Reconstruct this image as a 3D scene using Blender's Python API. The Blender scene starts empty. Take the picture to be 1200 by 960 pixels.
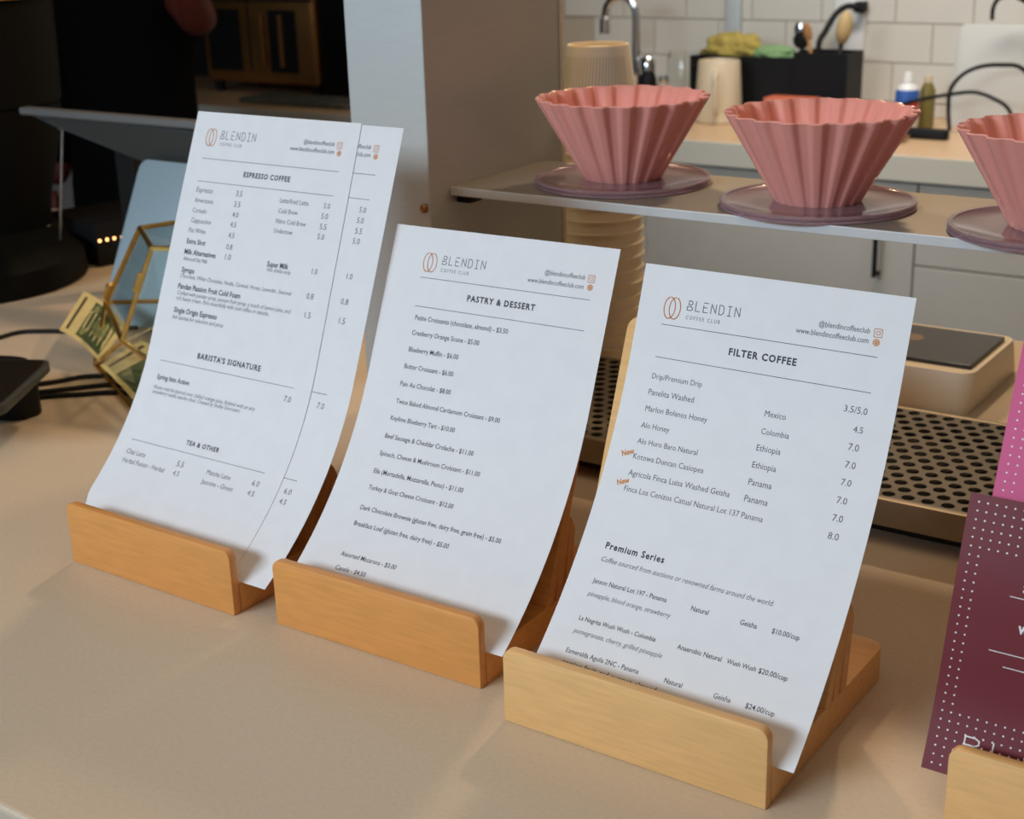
import bpy, bmesh, math, random
from mathutils import Vector, Matrix
random.seed(7)
S = 0.001                      # the scene is measured in millimetres, built in metres
scene = bpy.context.scene
C = scene.collection

# ------------------------------------------------------------------ camera
YAW, PITCH, ROLL = math.radians(-34.8406), math.radians(19.3186), math.radians(-1.6830)
CAM = Vector((0, 0, 0.5555))
d = Vector((math.sin(YAW)*math.cos(PITCH), math.cos(YAW)*math.cos(PITCH), -math.sin(PITCH)))
r = Vector((math.cos(YAW), -math.sin(YAW), 0))
u = r.cross(d)
r2 = r*math.cos(ROLL) + u*math.sin(ROLL)
u2 = -r*math.sin(ROLL) + u*math.cos(ROLL)
cd = bpy.data.cameras.new('camera')
cam = bpy.data.objects.new('camera', cd)
C.objects.link(cam)
cam.matrix_world = Matrix(((r2.x, u2.x, -d.x, CAM.x), (r2.y, u2.y, -d.y, CAM.y), (r2.z, u2.z, -d.z, CAM.z), (0, 0, 0, 1)))
cd.sensor_width = 36.0
cd.lens = 1692.34/1200*36
cd.clip_start = 0.02
cd.dof.use_dof = True
cd.dof.focus_distance = 1.06
cd.dof.aperture_fstop = 11.0
scene.camera = cam

# ------------------------------------------------------------------ light
world = bpy.data.worlds.new('world'); scene.world = world
world.use_nodes = True
world.node_tree.nodes['Background'].inputs[0].default_value = (0.62, 0.78, 1.0, 1)
world.node_tree.nodes['Background'].inputs[1].default_value = 0.28
scene.view_settings.view_transform = 'Standard'
scene.view_settings.look = 'None'
scene.view_settings.gamma = 1
scene.view_settings.exposure = 0.0

def area(name, loc, aim, sx, sy, power, col, spread=180):
    l = bpy.data.lights.new(name, 'AREA'); l.shape = 'RECTANGLE'; l.size = sx; l.size_y = sy
    l.energy = power; l.color = col; l.spread = math.radians(spread)
    o = bpy.data.objects.new(name, l); C.objects.link(o); o.location = loc
    o.rotation_euler = (Vector(aim)-Vector(loc)).to_track_quat('-Z', 'Y').to_euler()
    return o
area('window_daylight', (-1.75, -2.3, 1.75), (-0.65, 0.85, 0.1), 2.0, 1.0, 34, (0.72, 0.87, 1.0), 84)
area('pendant_glow', (-1.35, 2.05, 1.15), (-0.7, 1.0, 0.0), 0.09, 0.09, 6.5, (1.0, 0.70, 0.42))
area('pendant_glow', (-0.75, 2.25, 1.20), (-0.4, 1.0, 0.0), 0.09, 0.09, 6.5, (1.0, 0.70, 0.42))
area('kitchen_ceiling_light', (-1.0, 2.7, 1.7), (-1.15, 3.5, 0.0), 1.2, 0.3, 12, (1.0, 0.95, 0.88), 105)
area('warm_overhead_fill', (-0.6, 0.3, 1.88), (-0.6, 0.3, 0.0), 2.4, 1.8, 11, (1.0, 0.74, 0.48))  # added warm fill lamp, imitates soft ceiling bounce; no real fixture

# ------------------------------------------------------------------ materials
MATS = {}
def lin(c):
    return tuple(((x/255)/12.92 if x/255 <= 0.04045 else ((x/255+0.055)/1.055)**2.4) for x in c)
def mat(name, col, rough=0.5, metal=0.0, noise=0.0, nscale=40, bump=0.0, stretch=None, col2=None, **kw):
    if name in MATS: return MATS[name]
    m = bpy.data.materials.new(name); m.use_nodes = True
    nt = m.node_tree; b = nt.nodes['Principled BSDF']
    b.inputs['Base Color'].default_value = (*col, 1)
    b.inputs['Roughness'].default_value = rough
    b.inputs['Metallic'].default_value = metal
    for k, v in kw.items():
        b.inputs[k.replace('_', ' ')].default_value = v
    tc = nt.nodes.new('ShaderNodeTexCoord'); mp = nt.nodes.new('ShaderNodeMapping')
    nt.links.new(tc.outputs['Object'], mp.inputs[0])
    if stretch: mp.inputs['Scale'].default_value = stretch
    n = nt.nodes.new('ShaderNodeTexNoise'); n.inputs['Scale'].default_value = nscale; n.inputs['Detail'].default_value = 5
    nt.links.new(mp.outputs[0], n.inputs['Vector'])
    if noise or col2:
        mix = nt.nodes.new('ShaderNodeMix'); mix.data_type = 'RGBA'
        c2 = col2 or tuple(x*(1-noise) for x in col)
        mix.inputs['A'].default_value = (*col, 1); mix.inputs['B'].default_value = (*c2, 1)
        rp = nt.nodes.new('ShaderNodeValToRGB'); rp.color_ramp.elements[0].position = 0.35; rp.color_ramp.elements[1].position = 0.68
        nt.links.new(n.outputs['Fac'], rp.inputs[0]); nt.links.new(rp.outputs[0], mix.inputs['Factor'])
        nt.links.new(mix.outputs['Result'], b.inputs['Base Color'])
    if bump:
        bp = nt.nodes.new('ShaderNodeBump'); bp.inputs['Strength'].default_value = bump; bp.inputs['Distance'].default_value = 0.0005
        nt.links.new(n.outputs['Fac'], bp.inputs['Height']); nt.links.new(bp.outputs[0], b.inputs['Normal'])
    MATS[name] = m
    return m
M_WOOD = mat('honey_maple', lin((226, 156, 84)), 0.42, noise=0.12, nscale=9, stretch=(3, 30, 30), bump=0.05)
M_WOOD2 = mat('pale_maple', lin((236, 186, 122)), 0.42, noise=0.12, nscale=9, stretch=(3, 30, 30), bump=0.05)
M_PAPER = mat('paper', (0.80, 0.805, 0.83), 0.75, noise=0.03, nscale=60)
M_INK = mat('ink', (0.035, 0.035, 0.05), 0.7)
M_GINK = mat('grey_ink', (0.10, 0.10, 0.12), 0.7)
M_OINK = mat('copper_ink', lin((210, 136, 62)), 0.8, Specular_IOR_Level=0.1)
M_COUNTER = mat('solid_surface', lin((212, 193, 168)), 0.5, noise=0.07, nscale=260, bump=0.02)
M_APRON = mat('white_laminate', (0.75, 0.78, 0.8), 0.5, noise=0.03)
M_STEEL = mat('brushed_steel', (0.56, 0.585, 0.57), 0.5, 0.40, noise=0.05, nscale=30, stretch=(1, 1, 22), bump=0.01)
M_STEELS = mat('shelf_steel', (0.27, 0.25, 0.22), 0.55, 0.4, noise=0.08, nscale=30, stretch=(1, 20, 20), bump=0.04)
M_TRAY = mat('tray_steel', (0.30, 0.25, 0.18), 0.45, 0.7, noise=0.12, nscale=40)
M_PLATE = mat('perforated_steel', (0.12, 0.10, 0.07), 0.5, 0.3, noise=0.15, nscale=40)
M_DARK = mat('dark_rubber', (0.008, 0.008, 0.008), 0.6, Specular_IOR_Level=0.25)
M_BLACK = mat('black_plastic', (0.008, 0.008, 0.009), 0.5, Specular_IOR_Level=0.22)
M_CHROME = mat('chrome', (0.75, 0.76, 0.78), 0.12, 1.0)
M_BRASS = mat('brass', (0.83, 0.55, 0.16), 0.28, 1.0, noise=0.25, nscale=60)
M_PINK = mat('pink_ceramic', lin((238, 164, 152)), 0.3, noise=0.04, nscale=30, Coat_Weight=0.25, Subsurface_Weight=0.0)
M_DISC = mat('mauve_acrylic', (0.62, 0.46, 0.54), 0.14, Transmission_Weight=0.7, IOR=1.45)
M_CUP = mat('kraft_cup', lin((250, 236, 212)), 0.45, noise=0.04, nscale=50)
M_CUPW = mat('cup_print', lin((232, 226, 214)), 0.5)
M_TILE = mat('glazed_tile', lin((214, 210, 200)), 0.18, noise=0.05, nscale=6)
M_GROUT = mat('grout', lin((186, 174, 156)), 0.85)
M_CAB = mat('cabinet_paint', lin((200, 194, 184)), 0.45, noise=0.03)
M_BCTOP = mat('back_counter_top', lin((214, 178, 138)), 0.35, noise=0.05, nscale=40)
M_BCEDGE = mat('back_counter_edge', lin((218, 212, 196)), 0.4)
M_CREAM = mat('cream_ceramic', lin((216, 198, 168)), 0.3)
M_BOARD = mat('board_plastic', (0.56, 0.56, 0.53), 0.45)
M_SCALE = mat('scale_body', lin((236, 222, 196)), 0.45)
M_GLASSB = mat('black_glass', (0.012, 0.009, 0.006), 0.34)
M_URN = mat('urn_black', (0.004, 0.004, 0.0035), 0.6, Specular_IOR_Level=0.12)
M_BLUE = mat('anodised_blue_grey', lin((170, 194, 206)), 0.42, 0.25)
M_TABLET = mat('grey_alloy', (0.06, 0.065, 0.065), 0.45, 0.3)
M_SILVER = mat('silver_rim', (0.30, 0.31, 0.31), 0.4, 0.6)
M_GLASS = bpy.data.materials.new('clear_glass'); M_GLASS.use_nodes = True
_n = M_GLASS.node_tree; _n.nodes.clear()
_o = _n.nodes.new('ShaderNodeOutputMaterial'); _m = _n.nodes.new('ShaderNodeMixShader'); _t = _n.nodes.new('ShaderNodeBsdfTransparent'); _g = _n.nodes.new('ShaderNodeBsdfGlossy'); _l = _n.nodes.new('ShaderNodeLayerWeight'); _p = _n.nodes.new('ShaderNodeMath'); _f = _n.nodes.new('ShaderNodeMath')
_t.inputs[0].default_value = (0.95, 0.97, 0.96, 1); _g.inputs['Roughness'].default_value = 0.03; _l.inputs[0].default_value = 0.5; _p.operation = 'POWER'; _p.inputs[1].default_value = 4; _f.operation = 'MULTIPLY_ADD'; _f.inputs[1].default_value = 0.5; _f.inputs[2].default_value = 0.04; _n.links.new(_l.outputs['Facing'], _p.inputs[0]); _n.links.new(_p.outputs[0], _f.inputs[0])
_n.links.new(_f.outputs[0], _m.inputs[0]); _n.links.new(_t.outputs[0], _m.inputs[1]); _n.links.new(_g.outputs[0], _m.inputs[2]); _n.links.new(_m.outputs[0], _o.inputs[0])
M_GLASSJ = mat('jar_glass', (0.95, 0.97, 0.96), 0.05, Transmission_Weight=1.0, IOR=1.3)
M_MAROON = mat('maroon_card', lin((110, 22, 32)), 0.45, Specular_IOR_Level=0.25, noise=0.12, nscale=12)
M_ROSE = mat('rose_card', lin((214, 96, 142)), 0.5, Specular_IOR_Level=0.2)
M_CORAL = mat('coral_print', lin((232, 108, 100)), 0.5)
M_WHITE = mat('white_plastic', (0.78, 0.78, 0.76), 0.4)
M_BILL = mat('banknote_cream', lin((226, 204, 138)), 0.7, noise=0.08, nscale=80)
M_BILLG = mat('banknote_green', lin((84, 104, 62)), 0.7, noise=0.55, nscale=95)
M_BILLD = mat('banknote_dark', lin((74, 60, 34)), 0.7)
M_FLOOR = mat('floor_concrete', (0.10, 0.085, 0.07), 0.6, noise=0.2, nscale=3)
M_PLASTER = mat('plaster', (0.35, 0.31, 0.27), 0.8, noise=0.05)
M_DARKWALL = mat('dark_panelling', (0.02, 0.017, 0.015), 0.55, noise=0.3)
M_CLOTH = mat('black_cloth', (0.004, 0.004, 0.004), 0.95, Specular_IOR_Level=0.1, noise=0.3, nscale=200)
M_SKIN = mat('skin', lin((100, 40, 28)), 0.55, noise=0.06)
M_HAIR = mat('hair', (0.02, 0.012, 0.008), 0.6)
M_BROWN = mat('bronze_appliance', (0.36, 0.17, 0.05), 0.4, 0.7, noise=0.15, nscale=10)
M_SPONGE = mat('green_sponge', lin((136, 172, 120)), 0.9, noise=0.3, nscale=200, bump=0.4)
M_PASTA = mat('yellow_mesh', lin((190, 168, 84)), 0.8, noise=0.4, nscale=160, bump=0.4)
M_UWOOD = mat('utensil_wood', lin((170, 120, 70)), 0.6, noise=0.2)
M_BLUEP = mat('blue_label', lin((48, 92, 168)), 0.5)
M_REDP = mat('red_label', lin((196, 52, 40)), 0.5)
M_LED = mat('led', (1, 0.55, 0.2), 0.5, Emission_Color=(1.0, 0.5, 0.18, 1), Emission_Strength=4.0)
M_EDGE = mat('shelf_edge', lin((206, 214, 216)), 0.4, 0.1, noise=.04)
M_STAIN = mat('coffee_stain', lin((132, 78, 40)), 0.4)

# ------------------------------------------------------------------ helpers
def link_mesh(name, bm, m, parent=None, smooth=False, origin=None):
    """bm is in mm; origin (mm) is where the object stands"""
    org = Vector(origin) if origin is not None else Vector((0, 0, 0))
    me = bpy.data.meshes.new(name)
    for v in bm.verts: v.co = (v.co-org)*S
    bmesh.ops.recalc_face_normals(bm, faces=bm.faces[:])
    if smooth:
        for f in bm.faces: f.smooth = True
    bm.to_mesh(me); bm.free()
    if smooth == 'auto' and hasattr(me, 'set_sharp_from_angle'): me.set_sharp_from_angle(angle=math.radians(38))
    for x in (m if isinstance(m, (list, tuple)) else [m]): me.materials.append(x)
    o = bpy.data.objects.new(name, me); C.objects.link(o)
    if parent is not None: o.parent = parent
    else: o.location = org*S
    return o
def tag(o, label=None, cat=None, group=None, kind=None):
    if label: o['label'] = label
    if cat: o['category'] = cat
    if group: o['group'] = group
    if kind: o['kind'] = kind
    return o
def thing(name, loc, label, cat, rot=0.0, group=None):
    o = bpy.data.objects.new(name, None); C.objects.link(o)
    o.empty_display_size = 0.02
    o.location = Vector(loc)*S; o.rotation_euler = (0, 0, rot)
    return tag(o, label, cat, group)
def dup(root, loc, label, rot=None, group=None):
    c = root.copy(); C.objects.link(c); c.location = Vector(loc)*S
    if rot is not None: c.rotation_euler = (0, 0, rot)
    c['label'] = label
    if group: c['group'] = group
    for ch in list(root.children):
        k = ch.copy(); C.objects.link(k); k.parent = c
        for g in list(ch.children):
            q = g.copy(); C.objects.link(q); q.parent = k
    return c
def NB(): return bmesh.new()
def box(bm, a, b, bev=0, seg=2, mtx=None, mi=0):
    t = bmesh.new()
    bmesh.ops.create_cube(t, size=1)
    a = Vector(a); b = Vector(b)
    for v in t.verts: v.co = Vector((a[i]+(v.co[i]+0.5)*(b[i]-a[i]) for i in range(3)))
    if bev: bmesh.ops.bevel(t, geom=t.edges[:], offset=bev, segments=seg, affect='EDGES', profile=0.5)
    if mtx: bmesh.ops.transform(t, matrix=mtx, verts=t.verts)
    merge(bm, t, mi)
def merge(bm, t, mi=0):
    vs = [bm.verts.new(v.co) for v in t.verts]
    t.verts.index_update()
    for f in t.faces:
        try:
            g = bm.faces.new([vs[v.index] for v in f.verts]); g.material_index = mi
        except ValueError: pass
    t.free()
def prism(bm, pts, ext, bev=0, seg=2, mi=0):
    """pts: planar polygon (3-D points), extruded by vector ext"""
    t = bmesh.new(); ext = Vector(ext)
    a = [t.verts.new(Vector(q)) for q in pts]; b = [t.verts.new(Vector(q)+ext) for q in pts]
    t.faces.new(a[::-1]); t.faces.new(b)
    n = len(pts)
    for i in range(n): t.faces.new((a[i], a[(i+1) % n], b[(i+1) % n], b[i]))
    if bev:
        bmesh.ops.recalc_face_normals(t, faces=t.faces[:])
        es = [e for e in t.edges if len(e.link_faces) == 2 and e.calc_face_angle(0) > 0.6]
        bmesh.ops.bevel(t, geom=es, offset=bev, segments=seg, affect='EDGES', profile=0.5)
    merge(bm, t, mi)
def rpoly(x0, y0, x1, y1, rr, n=6):
    """rounded rectangle, rr = radii at (x0y0, x1y0, x1y1, x0y1)"""
    out = []
    for (cx, cy, sx, sy, q, a0) in ((x0, y0, 1, 1, rr[0], 180), (x1, y0, -1, 1, rr[1], 270), (x1, y1, -1, -1, rr[2], 0), (x0, y1, 1, -1, rr[3], 90)):
        if q <= 0: out.append((cx, cy)); continue
        for i in range(n+1):
            a = math.radians(a0+90*i/n); out.append((cx+sx*q+q*math.cos(a), cy+sy*q+q*math.sin(a)))
    return out
def tube(bm, pts, rad, n=10, closed=False, caps=True, mi=0):
    pts = [Vector(q) for q in pts]; rings = []; m = len(pts)
    up = Vector((0.13, 0.21, 1)).normalized()
    for i, q in enumerate(pts):
        if closed: t = pts[(i+1) % m]-pts[i-1]
        else: t = pts[min(i+1, m-1)]-pts[max(i-1, 0)]
        t.normalize(); a = t.cross(up)
        if a.length < 0.05: a = t.cross(Vector((1, 0, 0)))
        a.normalize(); b = a.cross(t); R = rad[i] if isinstance(rad, (list, tuple)) else rad
        rings.append([bm.verts.new(q+(a*math.cos(2*math.pi*k/n)+b*math.sin(2*math.pi*k/n))*R) for k in range(n)])
    for i in range(m if closed else m-1):
        A, B = rings[i], rings[(i+1) % m]
        for k in range(n):
            f = bm.faces.new((A[k], A[(k+1) % n], B[(k+1) % n], B[k])); f.material_index = mi
    if caps and not closed:
        bm.faces.new(rings[0][::-1]).material_index = mi; bm.faces.new(rings[-1]).material_index = mi
def smooth_path(pts, n=8):
    pts = [Vector(q) for q in pts]; out = []
    for i in range(len(pts)-1):
        p0, p1, p2, p3 = pts[max(i-1, 0)], pts[i], pts[i+1], pts[min(i+2, len(pts)-1)]
        for k in range(n):
            t = k/n
            out.append(0.5*((2*p1)+(-p0+p2)*t+(2*p0-5*p1+4*p2-p3)*t*t+(-p0+3*p1-3*p2+p3)*t*t*t))
    return out+[pts[-1]]
def lathe(bm, prof, c=(0, 0, 0), n=48, mi=0, fn=None):
    c = Vector(c); rings = []
    for (R, z) in prof:
        ring = []
        for k in range(n):
            a = 2*math.pi*k/n; rr = R*(fn(a, R, z) if fn else 1)
            ring.append(bm.verts.new(c+Vector((rr*math.cos(a), rr*math.sin(a), z))))
        rings.append(ring)
    for i in range(len(rings)-1):
        for k in range(n):
            f = bm.faces.new((rings[i][k], rings[i][(k+1) % n], rings[i+1][(k+1) % n], rings[i+1][k])); f.material_index = mi
    if prof[0][0] > 0.01: bm.faces.new(rings[0][::-1]).material_index = mi
    if prof[-1][0] > 0.01: bm.faces.new(rings[-1]).material_index = mi

# ------------------------------------------------------------------ setting
bm = NB(); box(bm, (-5200, -2600, -1040), (1600, 3800, -1000)); tag(link_mesh('floor', bm, M_FLOOR), 'dark concrete floor', kind='structure')
bm = NB(); box(bm, (-5200, -2600, 1900), (1600, 3800, 1940)); tag(link_mesh('ceiling', bm, M_PLASTER), 'plain ceiling', kind='structure')
bm = NB(); box(bm, (-5240, -2600, -1000), (-5200, 3800, 1900)); tag(link_mesh('wall_left', bm, M_DARKWALL), 'dark wall on the left', kind='structure')
bm = NB(); box(bm, (1600, -2600, -1000), (1640, 3800, 1900)); tag(link_mesh('wall_right', bm, M_PLASTER), 'plain wall on the right', kind='structure')
bm = NB(); box(bm, (-5200, 3740, -1000), (-2440, 3800, 1900)); tag(link_mesh('wall_back_left', bm, M_DARKWALL), 'dark panelled back wall', kind='structure')
bm = NB(); box(bm, (-2440, 3740, -1000), (1600, 3800, 1900))
wall = tag(link_mesh('wall_back', bm, M_GROUT), 'back wall of white glazed tiles', kind='structure')
tile_mesh = None
for row in range(-1, 6):
    z0 = 35+100*row
    off = -2066 if row % 2 else -2066+101
    k = -2
    while off+202*k < -700:
        x0 = off+202*k; k += 1
        if x0 < -2440: continue
        if z0 < 0: zz = 0
        if tile_mesh is None:
            bm = NB(); box(bm, (1.5, -5, 1.5), (200.5, 4, 98.5), 1.2, 1)
            t = link_mesh('tile', bm, M_TILE, wall); tile_mesh = t.data
        else:
            t = bpy.data.objects.new('tile', tile_mesh); C.objects.link(t); t.parent = wall
        zb = z0 if z0 >= 0 else 0
        t.location = (x0*S, 3.7395, zb*S)
        if z0 < 0: t.scale = (1, 1, 0.34)
        t.rotation_euler = (math.radians(random.uniform(-.3, .3)), 0, 0)

# front counter
bm = NB()
prism(bm, [(-2600, 474.5, -38), (600, 474.5, -38), (600, 1856, -38), (-2600, 1856, -38)], (0, 0, 38), 4, 3)
counter = tag(link_mesh('front_counter', bm, M_COUNTER, origin=(-1000, 1160, -1000)), 'long beige solid surface counter under the menu stands', 'counter')
bm = NB(); box(bm, (-2560, 478, -1000), (560, 500, -38.2), 1)
o = link_mesh('front_panel', bm, M_APRON, origin=(-1000, 1160, -1000)); o.parent = counter; o.location = (0, 0, 0); o['label'] = 'white front panel'
bm = NB(); box(bm, (-2560, 501, -1000), (560, 1800, -38.2), 1)
o = link_mesh('cabinet_body', bm, M_CAB, origin=(-1000, 1160, -1000)); o.parent = counter
for (x, y, a, b) in ((-371, 1029, 5, 2.6), (-308, 1010, 6, 3), (-920, 560, 1.5, 1), (-560, 640, 1.2, 1)):
    bm = NB()
    vs = [bm.verts.new((x+a*math.cos(q*0.628)*(1+.2*math.sin(q*2.1)), y+b*math.sin(q*0.628), 0.25)) for q in range(10)]
    bm.faces.new(vs)
    o = link_mesh('coffee_stain', bm, M_STAIN, origin=(-1000, 1160, -1000)); o.parent = counter

# ------------------------------------------------------------------ wooden menu stands
HW, HH, HT, HB, HD = 205.13, 58.28, 8.54, 26.37, 207.35
def make_stand(wood, label, group, loc, rot):
    t = thing('menu_stand', loc, label, 'menu stand', rot, group)
    bm = NB(); prism(bm, [(x, y, 0) for x, y in rpoly(0, HT+0.1, HW, HD, (0, 0, 14, 14))], (0, 0, HB), 1.2)
    link_mesh('base', bm, wood, t, 'auto')
    bm = NB(); prism(bm, [(x, 0, z) for x, z in rpoly(0, 0, HW, HH, (0, 0, 8, 8))], (0, HT, 0), 1.3)
    link_mesh('front_lip', bm, wood, t, 'auto')
    # leaning backrest
    th = math.radians(68.6); ey = Vector((0, math.cos(th), math.sin(th))); en = Vector((0, math.sin(th), -math.cos(th)))
    o = Vector((0, 93.5, HB)); L = 248
    bm = NB(); prism(bm, [o+Vector((x, 0, 0))+ey*s for x, s in rpoly(-3.5, 0, HW, L, (0, 0, 10, 10))], en*10, 1.0)
    link_mesh('backrest', bm, wood, t, 'auto')
    # two short brace boards behind it
    for (y0, y1, h, lean) in ((108.5, 117.5, 72, 77), (121.5, 131, 62, 81)):
        la = math.radians(lean); e = Vector((0, math.cos(la), math.sin(la)))
        a = Vector((0, y0, HB)); b = Vector((0, y1, HB))
        bm = NB(); prism(bm, [a, b, b+e*(h-9), b+e*h+Vector((0, -5, -1)), a+e*h+Vector((0, 1, 4))], (HW-0.4, 0, 0), 0.8)
        link_mesh('brace_board', bm, wood, t, 'auto')
    return t
H = {'1': (-1018.07, 754.89, -0.307), '2': (-773.21, 762.32, 0.584), '3': (-528.65, 738.25, -0.387), '4': (-222.6, 779.2, 0.3)}
GS = 'wooden menu stands along the counter'
s1 = make_stand(M_WOOD, 'honey wooden stand holding the espresso menu, furthest left', GS, (H['1'][0], H['1'][1], 0.05), math.radians(H['1'][2]))
s2 = dup(s1, (H['2'][0], H['2'][1], 0.05), 'honey wooden stand holding the pastry and dessert menu, middle of the counter', math.radians(H['2'][2]))
s3 = make_stand(M_WOOD2, 'pale maple stand holding the filter coffee menu', GS, (H['3'][0], H['3'][1], 0.05), math.radians(H['3'][2]))
s4 = dup(s3, (H['4'][0], H['4'][1], 0.05), 'pale maple stand with the maroon card, cut off at the lower right corner', math.radians(H['4'][2]))

# ------------------------------------------------------------------ menu sheets
SH = {
'1a': dict(o=-20.633, b=10.469, t0=31.959, t1=67.676, s=196.187, pr=0.116, L=416.584, w=210.433, q=-0.579, e=-0.042),
'1b': dict(o=15.408, b=11.369, t0=31.959, t1=67.676, s=196.187, pr=0.116, L=415.078, w=215.915, q=-1.296, e=-0.042),
'2': dict(o=-0.827, b=7.642, t0=32.261, t1=66.356, s=210.335, pr=0.786, L=334.377, w=219.209, q=0.094, e=0.000),
'3': dict(o=8.177, b=12.517, t0=37.174, t1=68.765, s=276.974, pr=-0.343, L=331.598, w=210.327, q=0.901, e=0.000),
}
def make_profile(P):
    n = 120; ds = P['L']/n; y = 0.0; z = 0.0; ys = [0.0]; zs = [0.0]; th = []
    for i in range(n):
        s = (i+0.5)*ds; t = math.radians(P['t0']+(P['t1']-P['t0'])*min(1, s/P['s']))
        y += math.cos(t)*ds; z += math.sin(t)*ds; ys.append(y); zs.append(z)
    def f(s):
        x = max(0, min(n-1e-6, s/ds)); i = int(x); k = x-i
        t = math.radians(P['t0']+(P['t1']-P['t0'])*min(1, s/P['s']))
        return ys[i]+(ys[i+1]-ys[i])*k, zs[i]+(zs[i+1]-zs[i])*k, t
    return f
PROF = {k: make_profile(v) for k, v in SH.items()}
def on_sheet(k, uu, s, lift=0.0):
    P = SH[k]; y, z, t = PROF[k](s); a = math.radians(P['pr'])
    uu = uu+(uu-P['w']/2)*P['e']*(s/P['L'])**2
    uu = uu-s*math.tan(math.radians(P['q']))
    if k == '1a' and s < 40: uu = uu+20*(1-s/40)*max(0, 1-uu/100)   # foot of the sheet narrows inside the stand
    x = P['o']+uu*math.cos(a)-y*math.sin(a); yy = P['b']+uu*math.sin(a)+y*math.cos(a)
    return Vector((x, yy-math.sin(t)*lift, HB+0.15+z+math.cos(t)*lift))
def make_sheet(k, stand, label, m=M_PAPER, group=None):
    P = SH[k]; bm = NB(); nu, ns = 6, 56
    F = [[bm.verts.new(on_sheet(k, P['w']*i/nu, P['L']*j/ns, 0.12)) for i in range(nu+1)] for j in range(ns+1)]
    B = [[bm.verts.new(on_sheet(k, P['w']*i/nu, P['L']*j/ns, -0.12)) for i in range(nu+1)] for j in range(ns+1)]
    for j in range(ns):
        for i in range(nu):
            bm.faces.new((F[j][i], F[j][i+1], F[j+1][i+1], F[j+1][i])); bm.faces.new((B[j][i], B[j+1][i], B[j+1][i+1], B[j][i+1]))
        bm.faces.new((F[j][0], F[j+1][0], B[j+1][0], B[j][0])); bm.faces.new((F[j][nu], B[j][nu], B[j+1][nu], F[j+1][nu]))
    for i in range(nu):
        bm.faces.new((F[0][i], B[0][i], B[0][i+1], F[0][i+1])); bm.faces.new((F[ns][i], F[ns][i+1], B[ns][i+1], B[ns][i]))
    o = link_mesh('menu_sheet', bm, m, None, True)
    for p in o.data.polygons: p.use_smooth = True
    o.data.set_sharp_from_angle(angle=math.radians(40))
    h = H[stand]; o.location = (h[0]*S, h[1]*S, 0.00005); o.rotation_euler = (0, 0, math.radians(h[2]))
    return tag(o, label, 'menu', group)
sh1b = make_sheet('1b', '1', 'white espresso menu sheet tucked behind another one, showing only its right edge and prices')
sh1a = make_sheet('1a', '1', 'long white sheet headed ESPRESSO COFFEE, front sheet of the left stand')
sh2 = make_sheet('2', '2', 'white sheet headed PASTRY & DESSERT in the middle stand')
sh3 = make_sheet('3', '3', 'white sheet headed FILTER COFFEE in the pale maple stand')

# --- printing
_tc = {}
def text_geo(body, bold=0.0, spacing=1.0):
    key = (body, bold, spacing)
    if key in _tc: return _tc[key]
    c = bpy.data.curves.new('t', 'FONT'); c.body = body; c.resolution_u = 2; c.offset = bold; c.space_character = spacing
    c.fill_mode = 'FRONT'
    o = bpy.data.objects.new('t', c); C.objects.link(o)
    bpy.context.view_layer.update()
    me = o.evaluated_get(bpy.context.evaluated_depsgraph_get()).to_mesh()
    vs = [(v.co.x, v.co.y) for v in me.vertices]; fs = [tuple(p.vertices) for p in me.polygons]
    o.evaluated_get(bpy.context.evaluated_depsgraph_get()).to_mesh_clear()
    bpy.data.objects.remove(o); bpy.data.curves.remove(c)
    x0 = min(v[0] for v in vs); x1 = max(v[0] for v in vs)
    _tc[key] = ([((a-x0)/(x1-x0), b) for a, b in vs], fs, x1-x0)
    return _tc[key]
STY = {  # ink, bold offset, shear, letter spacing, height factor
 'r': ('g', 0, 0, 1.0, 1.12), 'p': ('g', 0, 0, 1.0, 1.05), 'm': ('k', 0.008, 0, 1.0, 1.14), 'b': ('k', 0.02, 0, 1.0, 1.12),
 'bs': ('k', 0.03, 0, 1.22, 1.12), 'i': ('g', 0, 0.2, 1.0, 1.15), 'title': ('k', 0.034, 0, 1.2, 1.06), 'med': ('g', 0.004, 0, 1.0, 1.18), 'sub': ('g', 0, 0, 1.5, 1.25)}
LOGO = {  # line lettering on a 1 x 1.35 grid
 'B': [[(0.02, 0), (0.02, .52), (.70, .52), (.92, .38), (.92, .14), (.70, 0), (.02, 0)], [(.22, .78), (.22, 1.35), (.66, 1.35), (.84, 1.2), (.84, .93), (.66, .78), (.22, .78)]],
 'L': [[(.1, 1.35), (.1, 0), (.85, 0)]],
 'E': [[(.85, 1.35), (.1, 1.35)], [(.1, .95), (.1, 0), (.85, 0)], [(.1, .68), (.7, .68)]],
 'N': [[(.08, 0), (.08, 1.1)], [(.08, 1.35), (.9, 0.1)], [(.9, 1.35), (.9, .25)]],
 'D': [[(.1, 1.35), (.1, 0), (.55, 0), (.88, .3), (.88, 1.05), (.55, 1.35), (.1, 1.35)]],
 'I': [[(.5, 0), (.5, 1.35)], [(.2, 0), (.8, 0)], [(.2, 1.35), (.8, 1.35)]],
}
def stroke(bm, pts, w, place, closed=False):
    """flat line of width w along 2-D points, mapped through place(x, y)"""
    m = len(pts); rng = range(m if closed else m-1)
    for i in rng:
        a = Vector(pts[i]); b = Vector(pts[(i+1) % m]); dd = (b-a)
        if dd.length < 1e-6: continue
        dd.normalize(); n = Vector((-dd.y, dd.x))*w/2; a = a-dd*w*.45; b = b+dd*w*.45
        bm.faces.new([bm.verts.new(place(*q)) for q in (a-n, b-n, b+n, a+n)])
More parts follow.
